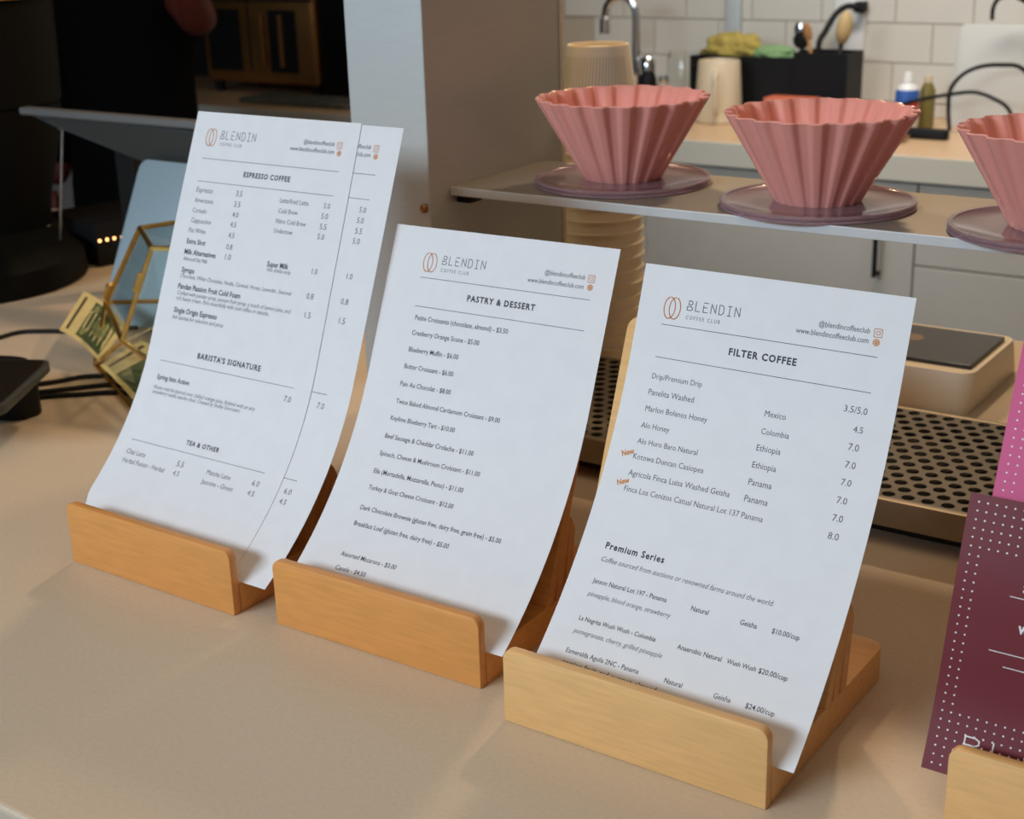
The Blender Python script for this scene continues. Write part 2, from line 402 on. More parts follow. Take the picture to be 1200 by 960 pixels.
def logo_letters(bm, u0, s0, width, place, w=0.55, cap=None):
    pitch = width/7.0; cw = pitch*.74; ch = cap/1.35 if cap else cw
    for i, c in enumerate('BLENDIN'):
        for line in LOGO[c]:
            stroke(bm, [(u0+i*pitch+x*cw, s0+y*ch) for x, y in line], w, place)
def ell(cx, cy, a, b, a0=0, a1=360, n=30):
    return [(cx+a*math.cos(math.radians(a0+(a1-a0)*i/n)), cy+b*math.sin(math.radians(a0+(a1-a0)*i/n))) for i in range(n+1)]
def print_menu(k, sheet, src=None):
    T = TEXT[src or k]; lift = 0.22
    pl = lambda x, y: on_sheet(k, x, y, lift)
    def part(name, bm, m, label=None):
        o = link_mesh(name, bm, m, sheet)
        if label: o['label'] = label
        return o
    for body, st, u0, s0, w in T:
        if st == 'logo':
            bm = NB(); logo_letters(bm, u0, s0, w, pl, 0.6, w*0.155); part('wordmark', bm, M_GINK); continue
        ink, bold, shear, sp, hf = STY[st]
        vs, fs, nat = text_geo(body, bold, sp); ys = w/nat*hf; bm = NB()
        V = [bm.verts.new(pl(u0+x*w+y*ys*shear, s0+y*ys)) for x, y in vs]
        for f in fs:
            try: bm.faces.new([V[i] for i in f])
            except ValueError: pass
        part('heading' if st == 'title' else ('price' if st == 'p' else 'text_line'), bm, M_INK if ink == 'k' else M_GINK)
    for (a, b, s0) in RULES[src or k]:
        bm = NB(); n = 6
        for i in range(n):
            xa, xb = a+(b-a)*i/n, a+(b-a)*(i+1)/n
            bm.faces.new([bm.verts.new(pl(x, y)) for x, y in ((xa, s0-.22), (xb, s0-.22), (xb, s0+.22), (xa, s0+.22))])
        part('rule_line', bm, M_INK)
    mu, ms = MARK[src or k]; bm = NB()
    stroke(bm, ell(mu-2.2, ms, 4.6, 8.0, 100, 445), 0.75, pl); stroke(bm, ell(mu+2.2, ms, 4.6, 8.0, -265, 80), 0.75, pl)
    part('logo_mark', bm, M_OINK, 'copper logo of two linked ovals')
    (iu, is_), (gu, gs) = ICON[src or k]
    bm = NB(); q = 2.9
    stroke(bm, [(iu+x, is_+y) for x, y in rpoly(-q, -q, q, q, (1, 1, 1, 1), 3)], 0.5, pl, True)
    stroke(bm, ell(iu, is_, 1.4, 1.4, n=14), 0.45, pl); stroke(bm, [(iu+1.7, is_+1.8), (iu+1.9, is_+2.0)], 0.5, pl)
    part('camera_icon', bm, M_OINK)
    bm = NB(); bm.faces.new([bm.verts.new(pl(x, y)) for x, y in ell(gu, gs, 2.6, 2.6, n=20)[:-1]])
    o = part('globe_icon', bm, M_OINK)
    bm = NB(); pl2 = lambda x, y: on_sheet(k, x, y, lift+0.08)
    stroke(bm, ell(gu, gs, 1.2, 2.6, n=16), 0.22, pl2); stroke(bm, [(gu-2.6, gs), (gu+2.6, gs)], 0.22, pl2); stroke(bm, [(gu-2.2, gs+1.3), (gu+2.2, gs+1.3)], 0.22, pl2); stroke(bm, [(gu-2.2, gs-1.3), (gu+2.2, gs-1.3)], 0.22, pl2)
    link_mesh('globe_line', bm, M_PAPER, o)
TEXT = {
 '1a': [
  ('BLENDIN','logo',37.7,392.1,48.5),
  ('COFFEE CLUB','sub',39.0,385.8,28.5),
  ('@blendincoffeeclub','med',145.3,394.6,37.8),
  ('www.blendincoffeeclub.com','med',129.5,387.7,54.6),
  ('ESPRESSO COFFEE','title',77.8,359.0,59.5),
  ('Espresso','r',20.3,340.4,21.7),
  ('3.5','p',73.2,340.7,7.9),
  ('Americano','r',20.5,330.7,25.0),
  ('3.5','p',73.4,330.7,7.9),
  ('Cortado','r',20.7,321.0,18.9),
  ('4.0','p',73.6,321.1,8.0),
  ('Cappuccino','r',21.3,311.4,26.9),
  ('4.5','p',73.5,311.9,7.8),
  ('Flat White','r',20.8,302.0,22.9),
  ('4.5','p',73.8,301.8,7.8),
  ('Extra Shot','b',21.3,291.3,25.0),
  ('0.8','p',74.2,291.0,7.8),
  ('Milk Alternatives','b',21.0,281.1,41.9),
  ('1.0','p',75.3,281.4,7.3),
  ('Almond/Oat Milk','i',21.1,275.0,32.4),
  ('Latte/Iced Latte','r',130.0,339.7,35.4),
  ('5.0','p',184.0,339.1,7.5),
  ('Cold Brew','r',130.5,330.2,23.9),
  ('5.0','p',183.4,329.8,7.8),
  ('Nitro Cold Brew','r',130.0,320.9,36.8),
  ('5.5','p',183.9,320.4,7.7),
  ('Undertow','r',129.8,312.0,22.8),
  ('5.0','p',183.3,311.4,8.0),
  ('Super Milk','b',129.4,281.1,26.4),
  ('Hot drinks only','i',130.3,276.7,29.2),
  ('1.0','p',184.5,280.5,6.5),
  ('Syrups','b',22.4,263.8,17.0),
  ('Chocolate, White Chocolate, Vanilla, Caramel, Honey, Lavender, Seasonal','i',21.9,258.5,143.2),
  ('0.8','p',183.7,258.0,8.4),
  ('Pandan Passion Fruit Cold Foam','b',22.0,248.1,82.1),
  ('Crafted with pandan syrup, passion fruit syrup, a touch of lemon juice, and','i',22.4,242.4,145.5),
  ('rich heavy cream. Pairs beautifully with iced coffee or matcha.','i',22.5,237.2,120.6),
  ('1.5','p',185.8,241.2,7.0),
  ('Single Origin Espresso','b',22.9,225.4,57.1),
  ('Ask barista for selection and price','i',22.2,219.2,67.6),
  ("BARISTA'S SIGNATURE",'title',65.6,186.9,80.8),
  ('Spring Into Action','b',20.6,160.6,43.1),
  ('House matcha layered over chilled orange juice, finished with an airy','i',20.0,151.1,131.3),
  ('strawberry vanilla matcha cloud. Created by Shelby Desrosiers','i',20.1,146.5,114.5),
  ('7.0','p',181.6,165.3,8.2),
  ('TEA & OTHER','title',85.3,106.9,41.9),
  ('Chai Latte','r',18.5,85.2,25.3),
  ('5.5','p',85.5,85.2,8.4),
  ('Herbal Fusion - Herbal','r',18.8,76.2,55.5),
  ('4.5','p',85.9,76.2,7.7),
  ('Matcha Latte','r',124.0,85.3,29.5),
  ('6.0','p',179.5,86.0,8.1),
  ('Jasmine - Green','r',122.8,75.8,38.9),
  ('4.5','p',179.2,76.5,7.8),
 ],
 '2': [
  ('BLENDIN','logo',54.2,304.7,45.5),
  ('COFFEE CLUB','sub',54.2,298.4,28.3),
  ('@blendincoffeeclub','med',155.2,307.2,37.7),
  ('www.blendincoffeeclub.com','med',140.4,299.6,52.6),
  ('PASTRY & DESSERT','title',86.0,277.0,66.4),
  ('Petite Croissants (chocolate, almond) - $3.50','m',37.7,255.1,93.8),
  ('Cranberry Orange Scone - $5.00','m',37.5,242.1,68.7),
  ('Blueberry Muffin - $6.00','m',37.6,227.7,51.0),
  ('Butter Croissant - $6.00','m',36.5,213.1,50.3),
  ('Pain Au Chocolat - $8.00','m',35.8,197.9,52.2),
  ('Twice Baked Almond Cardamom Croissant - $9.00','m',35.6,182.6,105.2),
  ('Keylime Blueberry Tart - $10.00','m',34.5,167.7,66.0),
  ('Beef Sausage & Cheddar Crolache - $11.00','m',34.0,151.8,90.2),
  ('Spinach, Cheese & Mushroom Croissant - $11.00','m',34.0,136.4,101.8),
  ('Ella (Mortadella, Mozzarella, Pesto) - $11.00','m',34.0,120.5,91.3),
  ('Turkey & Goat Cheese Croissant - $12.00','m',35.0,105.9,86.5),
  ('Dark Chocolate Brownie (gluten free, dairy free, grain free) - $5.00','m',34.9,87.4,140.3),
  ('Breakfast Loaf (gluten free, dairy free) - $5.00','m',35.4,72.9,96.2),
  ('Assorted Macarons - $3.00','m',36.9,44.8,56.6),
  ('Canele - $4.50','m',38.4,31.9,31.0),
 ],
 '3': [
  ('BLENDIN','logo',40.6,301.0,45.0),
  ('COFFEE CLUB','sub',40.9,294.3,28.0),
  ('@blendincoffeeclub','med',144.7,303.3,37.6),
  ('www.blendincoffeeclub.com','med',128.5,296.5,53.8),
  ('FILTER COFFEE','title',80.1,273.2,53.0),
  ('Drip/Premium Drip','r',21.9,246.6,41.9),
  ('Panelita Washed','r',21.7,234.2,38.2),
  ('Marlon Bolanos Honey','r',22.1,221.7,51.7),
  ('Alo Honey','r',21.9,209.0,23.7),
  ('Alo Huro Baro Natural','r',22.0,196.8,50.2),
  ('Kotowa Duncan Casiopea','r',21.7,184.8,58.7),
  ('Agricola Finca Luisa Washed Geisha','r',21.5,171.9,83.6),
  ('Finca Los Cenizos Catual Natural Lot 137 Panama','r',21.6,159.7,112.7),
  ('Mexico','r',116.8,234.1,16.3),
  ('Colombia','r',117.0,221.3,21.5),
  ('Ethiopia','r',116.3,209.0,18.5),
  ('Ethiopia','r',116.1,196.5,18.4),
  ('Panama','r',116.4,183.9,18.0),
  ('Panama','r',116.6,171.7,18.0),
  ('3.5/5.0','p',173.8,247.6,16.8),
  ('4.5','p',183.2,234.5,7.0),
  ('7.0','p',182.3,221.8,7.7),
  ('7.0','p',182.8,209.5,7.5),
  ('7.0','p',182.8,197.1,7.3),
  ('7.0','p',182.8,184.4,7.3),
  ('7.0','p',182.8,171.8,7.5),
  ('8.0','p',182.9,159.1,7.7),
  ('Premium Series','bs',21.2,114.4,49.0),
  ('Coffee sourced from auctions or renowned farms around the world.','i',21.1,104.3,138.0),
  ('Janson Natural Lot 197 - Panama','m',20.7,87.3,61.4),
  ('Natural','m',102.0,86.5,13.6),
  ('Geisha','m',140.0,86.2,12.7),
  ('$10.00/cup','m',163.8,86.3,20.2),
  ('pineapple, blood orange, strawberry','i',20.8,77.0,67.8),
  ('La Negrita Wush Wush - Colombia','m',21.2,57.8,63.5),
  ('Anaerobic Natural','m',101.9,57.5,34.1),
  ('Wush Wush','m',140.1,57.6,21.8),
  ('$20.00/cup','m',163.8,57.3,21.2),
  ('pomegranate, cherry, grilled pineapple','i',21.1,47.7,72.3),
  ('Esmeralda Aguila 2NC - Panama','m',21.5,32.1,60.1),
  ('Natural','m',102.0,31.9,13.8),
  ('Geisha','m',139.8,31.9,12.8),
  ('$24.00/cup','m',163.6,31.8,21.1),
  ('passion fruit, red currant, almond','m',22.5,22.6,76.5),
 ],
}
RULES = {'1a':[(18.9,194.0,372.6),(19.5,192.7,350.8),(19.3,189.7,178.4),(17.7,188.0,99.4),],'2':[(35.0,200.7,291.6),(35.1,200.8,266.8),],'3':[(21.5,190.7,287.9),(21.4,190.3,263.1),],}
MARK = {'3':(28.4,300.8),'2':(42.0,304.9),'1a':(25.4,392.8)}
ICON = {'3':[(188.2,304.4),(187.9,297.8)],'2':[(198.7,308.3),(198.7,301.4)],'1a':[(189.4,395.4),(190.2,388.6)]}
print_menu('1a', sh1a); print_menu('1b', sh1b, '1a'); print_menu('2', sh2); print_menu('3', sh3)
for (u0, s0, u1, s1) in ((12.6, 184.8, 22.0, 188.8), (15.2, 162.6, 24.6, 166.6)):
    vs, fs, nat = text_geo('New', 0.03, 1.0); bm = NB(); w = math.hypot(u1-u0, s1-s0); ex = ((u1-u0)/w, (s1-s0)/w); ys = w/nat*1.2
    V = [bm.verts.new(on_sheet('3', u0+x*w*ex[0]-y*ys*ex[1], s0+x*w*ex[1]+y*ys*ex[0], 0.22)) for x, y in vs]
    for f in fs: bm.faces.new([V[i] for i in f])
    link_mesh('new_note', bm, M_OINK, sh3)

# ------------------------------------------------------------------ cards on the right stand
def card_map(w, L, x0, prof):
    """prof: list of (y, z) world positions along the card from its foot"""
    seg = [0]
    for a, b in zip(prof, prof[1:]): seg.append(seg[-1]+math.hypot(b[0]-a[0], b[1]-a[1]))
    def f(uu, s, lift=0.0):
        s = min(max(s, 0), seg[-1]-1e-4); i = max(j for j in range(len(seg)-1) if seg[j] <= s)
        k = (s-seg[i])/(seg[i+1]-seg[i]); a, b = prof[i], prof[i+1]
        t = Vector((0, b[0]-a[0], b[1]-a[1])).normalized(); n = Vector((0, -t.z, t.y))
        return Vector((x0+uu, a[0]+(b[0]-a[0])*k, a[1]+(b[1]-a[1])*k))+n*lift
    return f, seg[-1]
def fine(prof, n=8):
    return [(q.y, q.z) for q in smooth_path([(0, a, b) for a, b in prof], n)]
def make_card(name, label, m, w, x0, prof, org):
    f, L = card_map(w, 0, x0, prof); bm = NB(); ns = 30
    F = [[bm.verts.new(f(w*i/4, L*j/ns, .15)) for i in range(5)] for j in range(ns+1)]
    B = [[bm.verts.new(f(w*i/4, L*j/ns, -.15)) for i in range(5)] for j in range(ns+1)]
    for j in range(ns):
        for i in range(4):
            bm.faces.new((F[j][i], F[j][i+1], F[j+1][i+1], F[j+1][i])); bm.faces.new((B[j][i], B[j+1][i], B[j+1][i+1], B[j][i+1]))
        bm.faces.new((F[j][0], F[j+1][0], B[j+1][0], B[j][0])); bm.faces.new((F[j][4], B[j][4], B[j+1][4], F[j+1][4]))
    for i in range(4):
        bm.faces.new((F[0][i], B[0][i], B[0][i+1], F[0][i+1])); bm.faces.new((F[ns][i], F[ns][i+1], B[ns][i+1], B[ns][i]))
    o = link_mesh(name, bm, m, None, 'auto', origin=org)
    return tag(o, label, 'card'), f, L
def child(name, bm, m, par, label=None, org=None):
    o = link_mesh(name, bm, m, par, origin=org)
    if label: o['label'] = label
    return o
CX = -244
org = (CX, 800, HB)
mprof = fine([(796, 27.5), (813, 66), (827, 110), (840, 152), (856, 196)])
mar, mf, ML = make_card('maroon_card', 'maroon card with white dotted border in the right hand stand', M_MAROON, 176, CX, mprof, org)
bm = NB()
def dot(bm, f, x, y, rr=0.62, lift=0.25):
    bm.faces.new([bm.verts.new(f(x+rr*math.cos(q*math.pi/4), y+rr*math.sin(q*math.pi/4), lift)) for q in range(8)])
nx, ny = 30, 31; gx, gy = 5.65, 5.65
for j in range(ny):
    for i in range(nx):
        x = 6+i*gx; y = 5+j*(ML-10)/(ny-1)
        if i < 2 or i > nx-3 or j > ny-7 or j < 7: dot(bm, mf, x, y)
tag(child('dotted_border', bm, M_WHITE, mar, 'white dots', org), kind='stuff')
def card_text(f, par, body, uu, s, w, m, org, bold=0.02, hf=1.15, sp=1.0):
    vs, fs, nat = text_geo(body, bold, sp); bm = NB()
    V = [bm.verts.new(f(uu+x*w, s+y*w/nat*hf, .25)) for x, y in vs]
    for q in fs: bm.faces.new([V[i] for i in q])
    child('card_text', bm, m, par, None, org)
card_text(mf, mar, "S'MORES", 42, 124, 24, M_WHITE, org, .03)
card_text(mf, mar, "Wave", 43, 98.5, 14, M_WHITE, org, .06)
for (a, b, s0) in ((42, 130, 132), (35, 138, 120), (28, 142, 84), (38, 132, 75.5)):
    bm = NB(); stroke(bm, [(a, s0), (b, s0)], 0.5, lambda x, y: mf(x, y, .25)); child('rule_line', bm, M_WHITE, mar, None, org)
bm = NB(); logo_letters(bm, 20, 15, 136, lambda x, y: mf(x, y, .25), 0.9, 12); child('wordmark', bm, M_WHITE, mar, 'white line lettering BLENDIN', org)
org2 = (-232, 860, HB)
pprof = fine([(806.5, 27.2), (826, 72), (842, 118), (858, 165), (874, 205), (893, 248), (912, 290)])
ros, rf, RL = make_card('rose_card', 'rose pink dotted card standing behind the maroon card', M_ROSE, 168, -234, pprof, org2)
bm = NB()
for j in range(48):
    for i in range(28):
        x = 6+i*5.65; y = 5+j*5.65
        if y < RL-5 and (i < 2 or i > 25 or y > RL-16 or y < 16): dot(bm, rf, x, y)
tag(child('dotted_border', bm, M_WHITE, ros, 'white dots', org2), kind='stuff')
bm = NB(); N = 20
for i in range(N):
    a, b = 30+(RL-60)*i/N, 30+(RL-60)*(i+1)/N
    bm.faces.new([bm.verts.new(rf(x, y, .22)) for x, y in ((22, a), (146, a), (146, b), (22, b))])
child('coral_panel', bm, M_CORAL, ros, 'coral printed panel', org2)

# ------------------------------------------------------------------ steel pass-through: side post and shelf
post = thing('steel_side_panel', (-948, 1280, 0), 'brushed steel upright panel left of the shelf', 'panel')
bm = NB(); prism(bm, [(-50, -125, 0.1), (50, -125, 0.1), (50, -119, 0.1), (50, 119, 0.1), (50, 125, 0.1), (-50, 125, 0.1)], (0, 0, 1400), 2, 2)
link_mesh('panel_body', bm, M_STEEL, post)
bm = NB(); box(bm, (45, 125.2, .1), (51, 132, 1400), 1); o = link_mesh('edge_trim', bm, M_BCEDGE, post); o['label'] = 'pale edge strip'
bm = NB(); lathe(bm, [(0.01, 0), (4.6, 0), (4.6, 1.2), (3.2, 2.6), (0.01, 3)], n=20)
bmesh.ops.transform(bm, matrix=Matrix.Translation((43, -127.0, 263)) @ Matrix.Rotation(math.radians(90), 4, 'X'), verts=bm.verts)
link_mesh('screw', bm, M_BROWN, post, 'auto')
bm = NB(); prism(bm, [(-897.6, 1191, 272.5), (-60, 1191, 272.5), (-60, 1366, 272.5), (-897.6, 1366, 272.5)], (0, 0, 7.5), 0.9, 2)
shelf = tag(link_mesh('steel_shelf', bm, M_STEELS, origin=(-480, 1277, 272)), 'thin steel shelf carrying the pink drippers', 'shelf')
bm = NB(); box(bm, (-897.4, 1188.6, 271.4), (-60, 1190.8, 280.2), .6)
o = link_mesh('front_edge', bm, M_EDGE, shelf, origin=(-480, 1277, 272)); o['label'] = 'pale front edge strip'
for y_ in (1200, 1330):
    bm = NB(); box(bm, (-897.5, y_, 262), (-880, y_+22, 272.4), 1); link_mesh('shelf_clip', bm, M_DARK, shelf, origin=(-480, 1277, 272))
bm = NB(); box(bm, (-60, 1180, 0.1), (40, 1405, 1400), 2)
post2 = tag(link_mesh('steel_end_panel', bm, M_STEEL, origin=(-10, 1290, 0)), 'steel upright at the far right end of the shelf, out of view', 'panel')

# ------------------------------------------------------------------ drippers on acrylic discs
def make_disc():
    bm = NB(); lathe(bm, [(0.01, 0), (90, 0), (91, .6), (91, 2.0), (90, 2.6), (88.8, 2.9), (88.8, 3.4), (90, 3.7), (91, 4.3), (91, 6.0), (90, 6.8), (86.5, 6.8), (85.8, 6.0), (85, 5.4), (60, 5.0), (0.01, 5.0)], n=112)
    return link_mesh('acrylic_disc', bm, M_DISC, None, 'auto')
NR = 20
def pleat(a, R, z):
    t = max(0, min(1, (z-2)/80)); amp = 0.036+0.03*t
    x = (a*NR/(2*math.pi)) % 1.0
    # broad flat outer face, narrow valley
    v = abs(x-0.5)*2            # 0 in the valley centre, 1 on the face centre
    g = max(0, min(1, (0.72-v)/0.46))
    g = g*g*(3-2*g)
    return (1-amp*g)
def make_dripper(rot):
    bm = NB(); T = 2.6
    outer = [(40, 0), (41, 1.5)]+[(42+(89-42)*(i/10), 3+79*(i/10)) for i in range(11)]
    inner = [(89-T+(42-89)*(i/10), 82-79*(i/10)+0.3) for i in range(11)]
    prof = [(22, 0)]+outer+[(89.2-T*.5, 83.2)]+inner+[(24, 3.4), (22, 3)]
    n = NR*14; rings = []
    for (R, z) in prof:
        rings.append([bm.verts.new((R*pleat(2*math.pi*k/n+rot, R, z)*math.cos(2*math.pi*k/n), R*pleat(2*math.pi*k/n+rot, R, z)*math.sin(2*math.pi*k/n), z)) for k in range(n)])
    m = len(rings)
    for i in range(m):
        A, B = rings[i], rings[(i+1) % m]
        for k in range(n): bm.faces.new((A[k], A[(k+1) % n], B[(k+1) % n], B[k]))
    return link_mesh('coffee_dripper', bm, M_PINK, None, 'auto')
disc = make_disc(); drip = make_dripper(0.06)
ZS = 280.1
D = [(-750, 1290, 'left'), (-526, 1267, 'middle'), (-302, 1250, 'right')]
ND = {'left': 'leftmost pink pleated ceramic dripper, in front of the cup stack', 'middle': 'middle pink pleated ceramic dripper on the steel shelf', 'right': 'right hand pink pleated dripper cut off by the frame'}
DD = {'left': 'round mauve acrylic disc under the leftmost dripper', 'middle': 'round mauve acrylic disc under the middle dripper', 'right': 'round mauve acrylic disc under the right hand dripper'}
for i, (x, y, n) in enumerate(D):
    a = disc if i == 0 else disc.copy(); b = drip if i == 0 else drip.copy()
    if i: C.objects.link(a); C.objects.link(b)
    a.location = (x*S, y*S, ZS*S); b.location = (x*S, y*S, (ZS+5.1)*S); b.rotation_euler = (0, 0, i*0.11)
    tag(a, DD[n], 'disc', 'acrylic discs on the shelf'); tag(b, ND[n], 'dripper', 'pink drippers on the shelf')

# ------------------------------------------------------------------ stack of upturned paper cups
def make_cup():
    t = thing('paper_cup', (0, 0, 0), '', 'cup', 0, 'upturned paper cups stacked behind the shelf')
    bm = NB(); lathe(bm, [(52, 0), (55, 1.2), (55.6, 3.4), (53.6, 5), (37, 108), (36, 110), (34, 110), (33, 105), (0.01, 104.4)], n=56)
    w_ = link_mesh('cup_wall', bm, [M_CUP, M_CUPW], t, 'auto')
    return t
cup = make_cup(); NC = 19; pitch = 15.9
bx, by = -905, 1500
ztop = (NC-1)*pitch
for i in range(NC):
    z = 0.1+i*pitch
    lab = ('upturned paper cup at the top of the tall stack, fine slanting stripes' if i == NC-1 else 'kraft paper cup in the tall upturned stack behind the shelf')
    jx, jy = random.uniform(-.8, .8), random.uniform(-.8, .8)
    if i == 0: c = cup; c.location = (bx*S, by*S, z*S); c['label'] = lab
    else: c = dup(cup, (bx+jx, by+jy, z), lab)
    if i == NC-1:
        if 'group' in c: del c['group']
        top = c
me_ = top.children[0].data.copy(); top.children[0].data = me_
for p in me_.polygons:
    if 8 < p.center.z*1000 < 104: p.material_index = 1
# printed stripe panel on the top cup
bm = NB()
for k in range(30):
    a0 = math.radians(-165+k*5.2)
    for j in range(8):
        def pp(a, z):
            R = 53.6-(53.6-37)*(z-5)/103+0.25
            return (R*math.cos(a), R*math.sin(a), z)
        z0, z1 = 42+j*7, 42+(j+1)*7; a1 = a0+(z0-42)*0.0016; a2 = a0+(z1-42)*0.0016; w = 0.020
        bm.faces.new([bm.verts.new(pp(*q)) for q in ((a1, z0), (a1+w, z0), (a2+w, z1), (a2, z1))])
o = link_mesh('stripe_print', bm, M_GROUT, top)
o['label'] = 'fine slanted stripes'

bm = NB()
lathe(bm, [(59+1.2*math.sin(i*1.9), 4+i*9) for i in range(31)], n=56, fn=lambda a, R, z: 1+.012*math.sin(3*a+z*.05)+.006*math.sin(11*a-z*.11))
for f in [f for f in bm.faces if len(f.verts) > 4]: bm.faces.remove(f)
o = link_mesh('plastic_sleeve', bm, M_GLASS, None, True, origin=(0, 0, 0)); o.location = (bx*S, by*S, 0)
tag(o, 'clear crinkled plastic sleeve around the lower cups', 'sleeve')

# ------------------------------------------------------------------ perforated drip tray
tray = thing('drip_tray', (-480, 1282, 0), 'long perforated steel drip tray behind the menus', 'tray')
X0, X1, Y0, Y1, ZT = -895, -62, 1158, 1408, 45
OX, OY = -480, 1282
bm = NB()
px_, py_ = 18.0, 15.6; R = 6.1; n = 12
NYR = 15; ys0 = Y0+9
ye = ys0+NYR*py_
def q3(x, y, z=ZT): return (x-OX, y-OY, z)
for j in range(NYR):
    ya, yb = ys0+j*py_, ys0+(j+1)*py_
    xs = X0+10+(px_/2 if j % 2 else 0); i = 0
    x = xs
    if j % 2:
        bm.faces.new([bm.verts.new(q3(*q)) for q in ((X0+10, ya), (xs, ya), (xs, yb), (X0+10, yb))])
    while x+px_ < X1-10:
        cx, cy = x+px_/2, (ya+yb)/2
        ring = []; outr = []
        for k in range(n):
            a = 2*math.pi*k/n+math.pi/n
            ca, sa = math.cos(a), math.sin(a); ring.append((cx+R*ca, cy+R*sa))
            t = min(px_/2/abs(ca) if abs(ca) > 1e-6 else 1e9, py_/2/abs(sa) if abs(sa) > 1e-6 else 1e9)
            outr.append((cx+t*ca, cy+t*sa))
        vi = [bm.verts.new(q3(*q)) for q in ring]; vo = [bm.verts.new(q3(*q)) for q in outr]; vd = [bm.verts.new(q3(q[0], q[1], ZT-1.6)) for q in ring]
        for k in range(n):
            k2 = (k+1) % n
            bm.faces.new((vi[k], vi[k2], vo[k2], vo[k])); bm.faces.new((vi[k], vd[k], vd[k2], vi[k2]))
        for (sx, sy) in ((1, 1), (-1, 1), (-1, -1), (1, -1)):
            corner = (cx+sx*px_/2, cy+sy*py_/2)
            cand = sorted(range(n), key=lambda k: (outr[k][0]-corner[0])**2+(outr[k][1]-corner[1])**2)[:2]
            if all((outr[k][0]-corner[0])**2+(outr[k][1]-corner[1])**2 > 1e-3 for k in cand):
                bm.faces.new([vo[cand[0]], vo[cand[1]], bm.verts.new(q3(*corner))])
        x += px_
    bm.faces.new([bm.verts.new(q3(*q)) for q in ((x, ya), (X1-8, ya), (X1-8, yb), (x, yb))])
link_mesh('perforated_plate', bm, M_PLATE, tray)
bm = NB()
box(bm, (X0-OX, Y0-OY, 20), (X1-OX, ys0-OY, ZT+.6), .9); box(bm, (X0-OX, ye-OY, 20), (X1-OX, Y1-OY, ZT+.6), .9)
box(bm, (X0-OX, ys0-OY, 20), (X0+10-OX, ye-OY, ZT+.6), .9); box(bm, (X1-9-OX, ys0-OY, 20), (X1-OX, ye-OY, ZT+.6), .9)
link_mesh('tray_rim', bm, M_TRAY, tray, 'auto')
bm = NB(); box(bm, (X0+10-OX, ys0-OY, 20), (X1-9-OX, ye-OY, 22)); o = link_mesh('tray_floor', bm, M_DARK, tray)
bm = NB(); box(bm, (X0+20-OX, Y0+26-OY, 3), (X1-20-OX, Y1-20-OY, 19.8), 2); link_mesh('shade_block', bm, M_DARK, tray)  # black block added to stand in for the shade beneath the tray
for fx in (X0+40, X0+300, X1-300, X1-40):
    for fy in (Y0+60, Y1-40):
        bm = NB(); lathe(bm, [(12, 0.1), (12, 2.9)], (fx-OX, fy-OY, 0), 18); link_mesh('foot', bm, M_DARK, tray)

# ------------------------------------------------------------------ scale
sc = thing('coffee_scale', (-545, 1625, 0), 'cream coffee scale with black glass top behind the drip tray', 'scale')
bm = NB(); t = bmesh.new()
lo = rpoly(-100, -95, 95, 105, (14, 14, 14, 14), 5); hi = rpoly(-94, -84, 97, 88, (18, 18, 18, 18), 5)
ma = [(0.1, lo, 1.0), (6, lo, 1.0), (42, hi, 1.0), (46, hi, 0.985)]
rings = [[bm.verts.new((x*s_, y*s_, z)) for x, y in pl_] for z, pl_, s_ in ma]
for A, B in zip(rings, rings[1:]):
    for k in range(len(A)): bm.faces.new((A[k], A[(k+1) % len(A)], B[(k+1) % len(A)], B[k]))
bm.faces.new(rings[0][::-1]); bm.faces.new(rings[-1])
link_mesh('scale_body', bm, M_SCALE, sc, 'auto')
bm = NB(); prism(bm, [(x, y, 46.1) for x, y in rpoly(-88, -64, 88, 66, (2, 2, 2, 2), 3)], (0, 0, 5), .8)
g = link_mesh('glass_plate', bm, M_GLASSB, sc)
bm = NB(); vs = [bm.verts.new((-8+15*math.cos(k*.262), 12+15*math.sin(k*.262), 51.25)) for k in range(24)]; bm.faces.new(vs)
link_mesh('coffee_ring', bm, mat('dried_ring', (0.20, 0.15, 0.09), 0.6), g)

# ------------------------------------------------------------------ left side: brass terrarium with banknotes
TV = [[(-1422, 1225, 178), (-1327, 1158, 176), (-1229, 1193, 176), (-1260, 1300, 178), (-1390, 1320, 178)],
      [(-1534, 1248, 60), (-1369, 1131, 60), (-1203, 1061, 60), (-1150, 1230, 60), (-1340, 1380, 60)],
      [(-1473, 1169, 3), (-1473, 1169, 3), (-1230, 1037, 3), (-1160, 1215, 3), (-1340, 1335, 3)]]
TO = Vector((-1330, 1200, 0))
ter = thing('geometric_terrarium', TO, 'brass edged geometric glass terrarium used as a tip jar', 'terrarium')
TV = [[Vector(v)-TO for v in ring] for ring in TV]
edges = set()
def addedge(a, b):
    if (a-b).length > 1: edges.add(tuple(sorted((tuple(a), tuple(b)))))
panes = []
panes.append(TV[0])
for i in range(5):
    j = (i+1) % 5
    for L_ in (0, 1):
        poly = [TV[L_][i], TV[L_][j], TV[L_+1][j], TV[L_+1][i]]
        out = []
        for q in poly:
            if not out or (q-out[-1]).length > 1: out.append(q)
        if (out[0]-out[-1]).length < 1: out.pop()
        for a, b in zip(out, out[1:]+out[:1]): addedge(a, b)
        if not (L_ == 1 and i == 0): panes.append(out)
def sqbar(a, b, w=5.5):
    a, b = Vector(a), Vector(b); t = (b-a).normalized(); s_ = t.cross(Vector((0, 0, 1)))
    if s_.length < .1: s_ = Vector((1, 0, 0))
    s_.normalize(); n_ = s_.cross(t); bm = NB()
    prism(bm, [a-t*1.5+(s_*x+n_*y)*w/2 for x, y in ((-1, -1), (1, -1), (1, 1), (-1, 1))], (b-a)+t*3, .8, 1)
    return bm
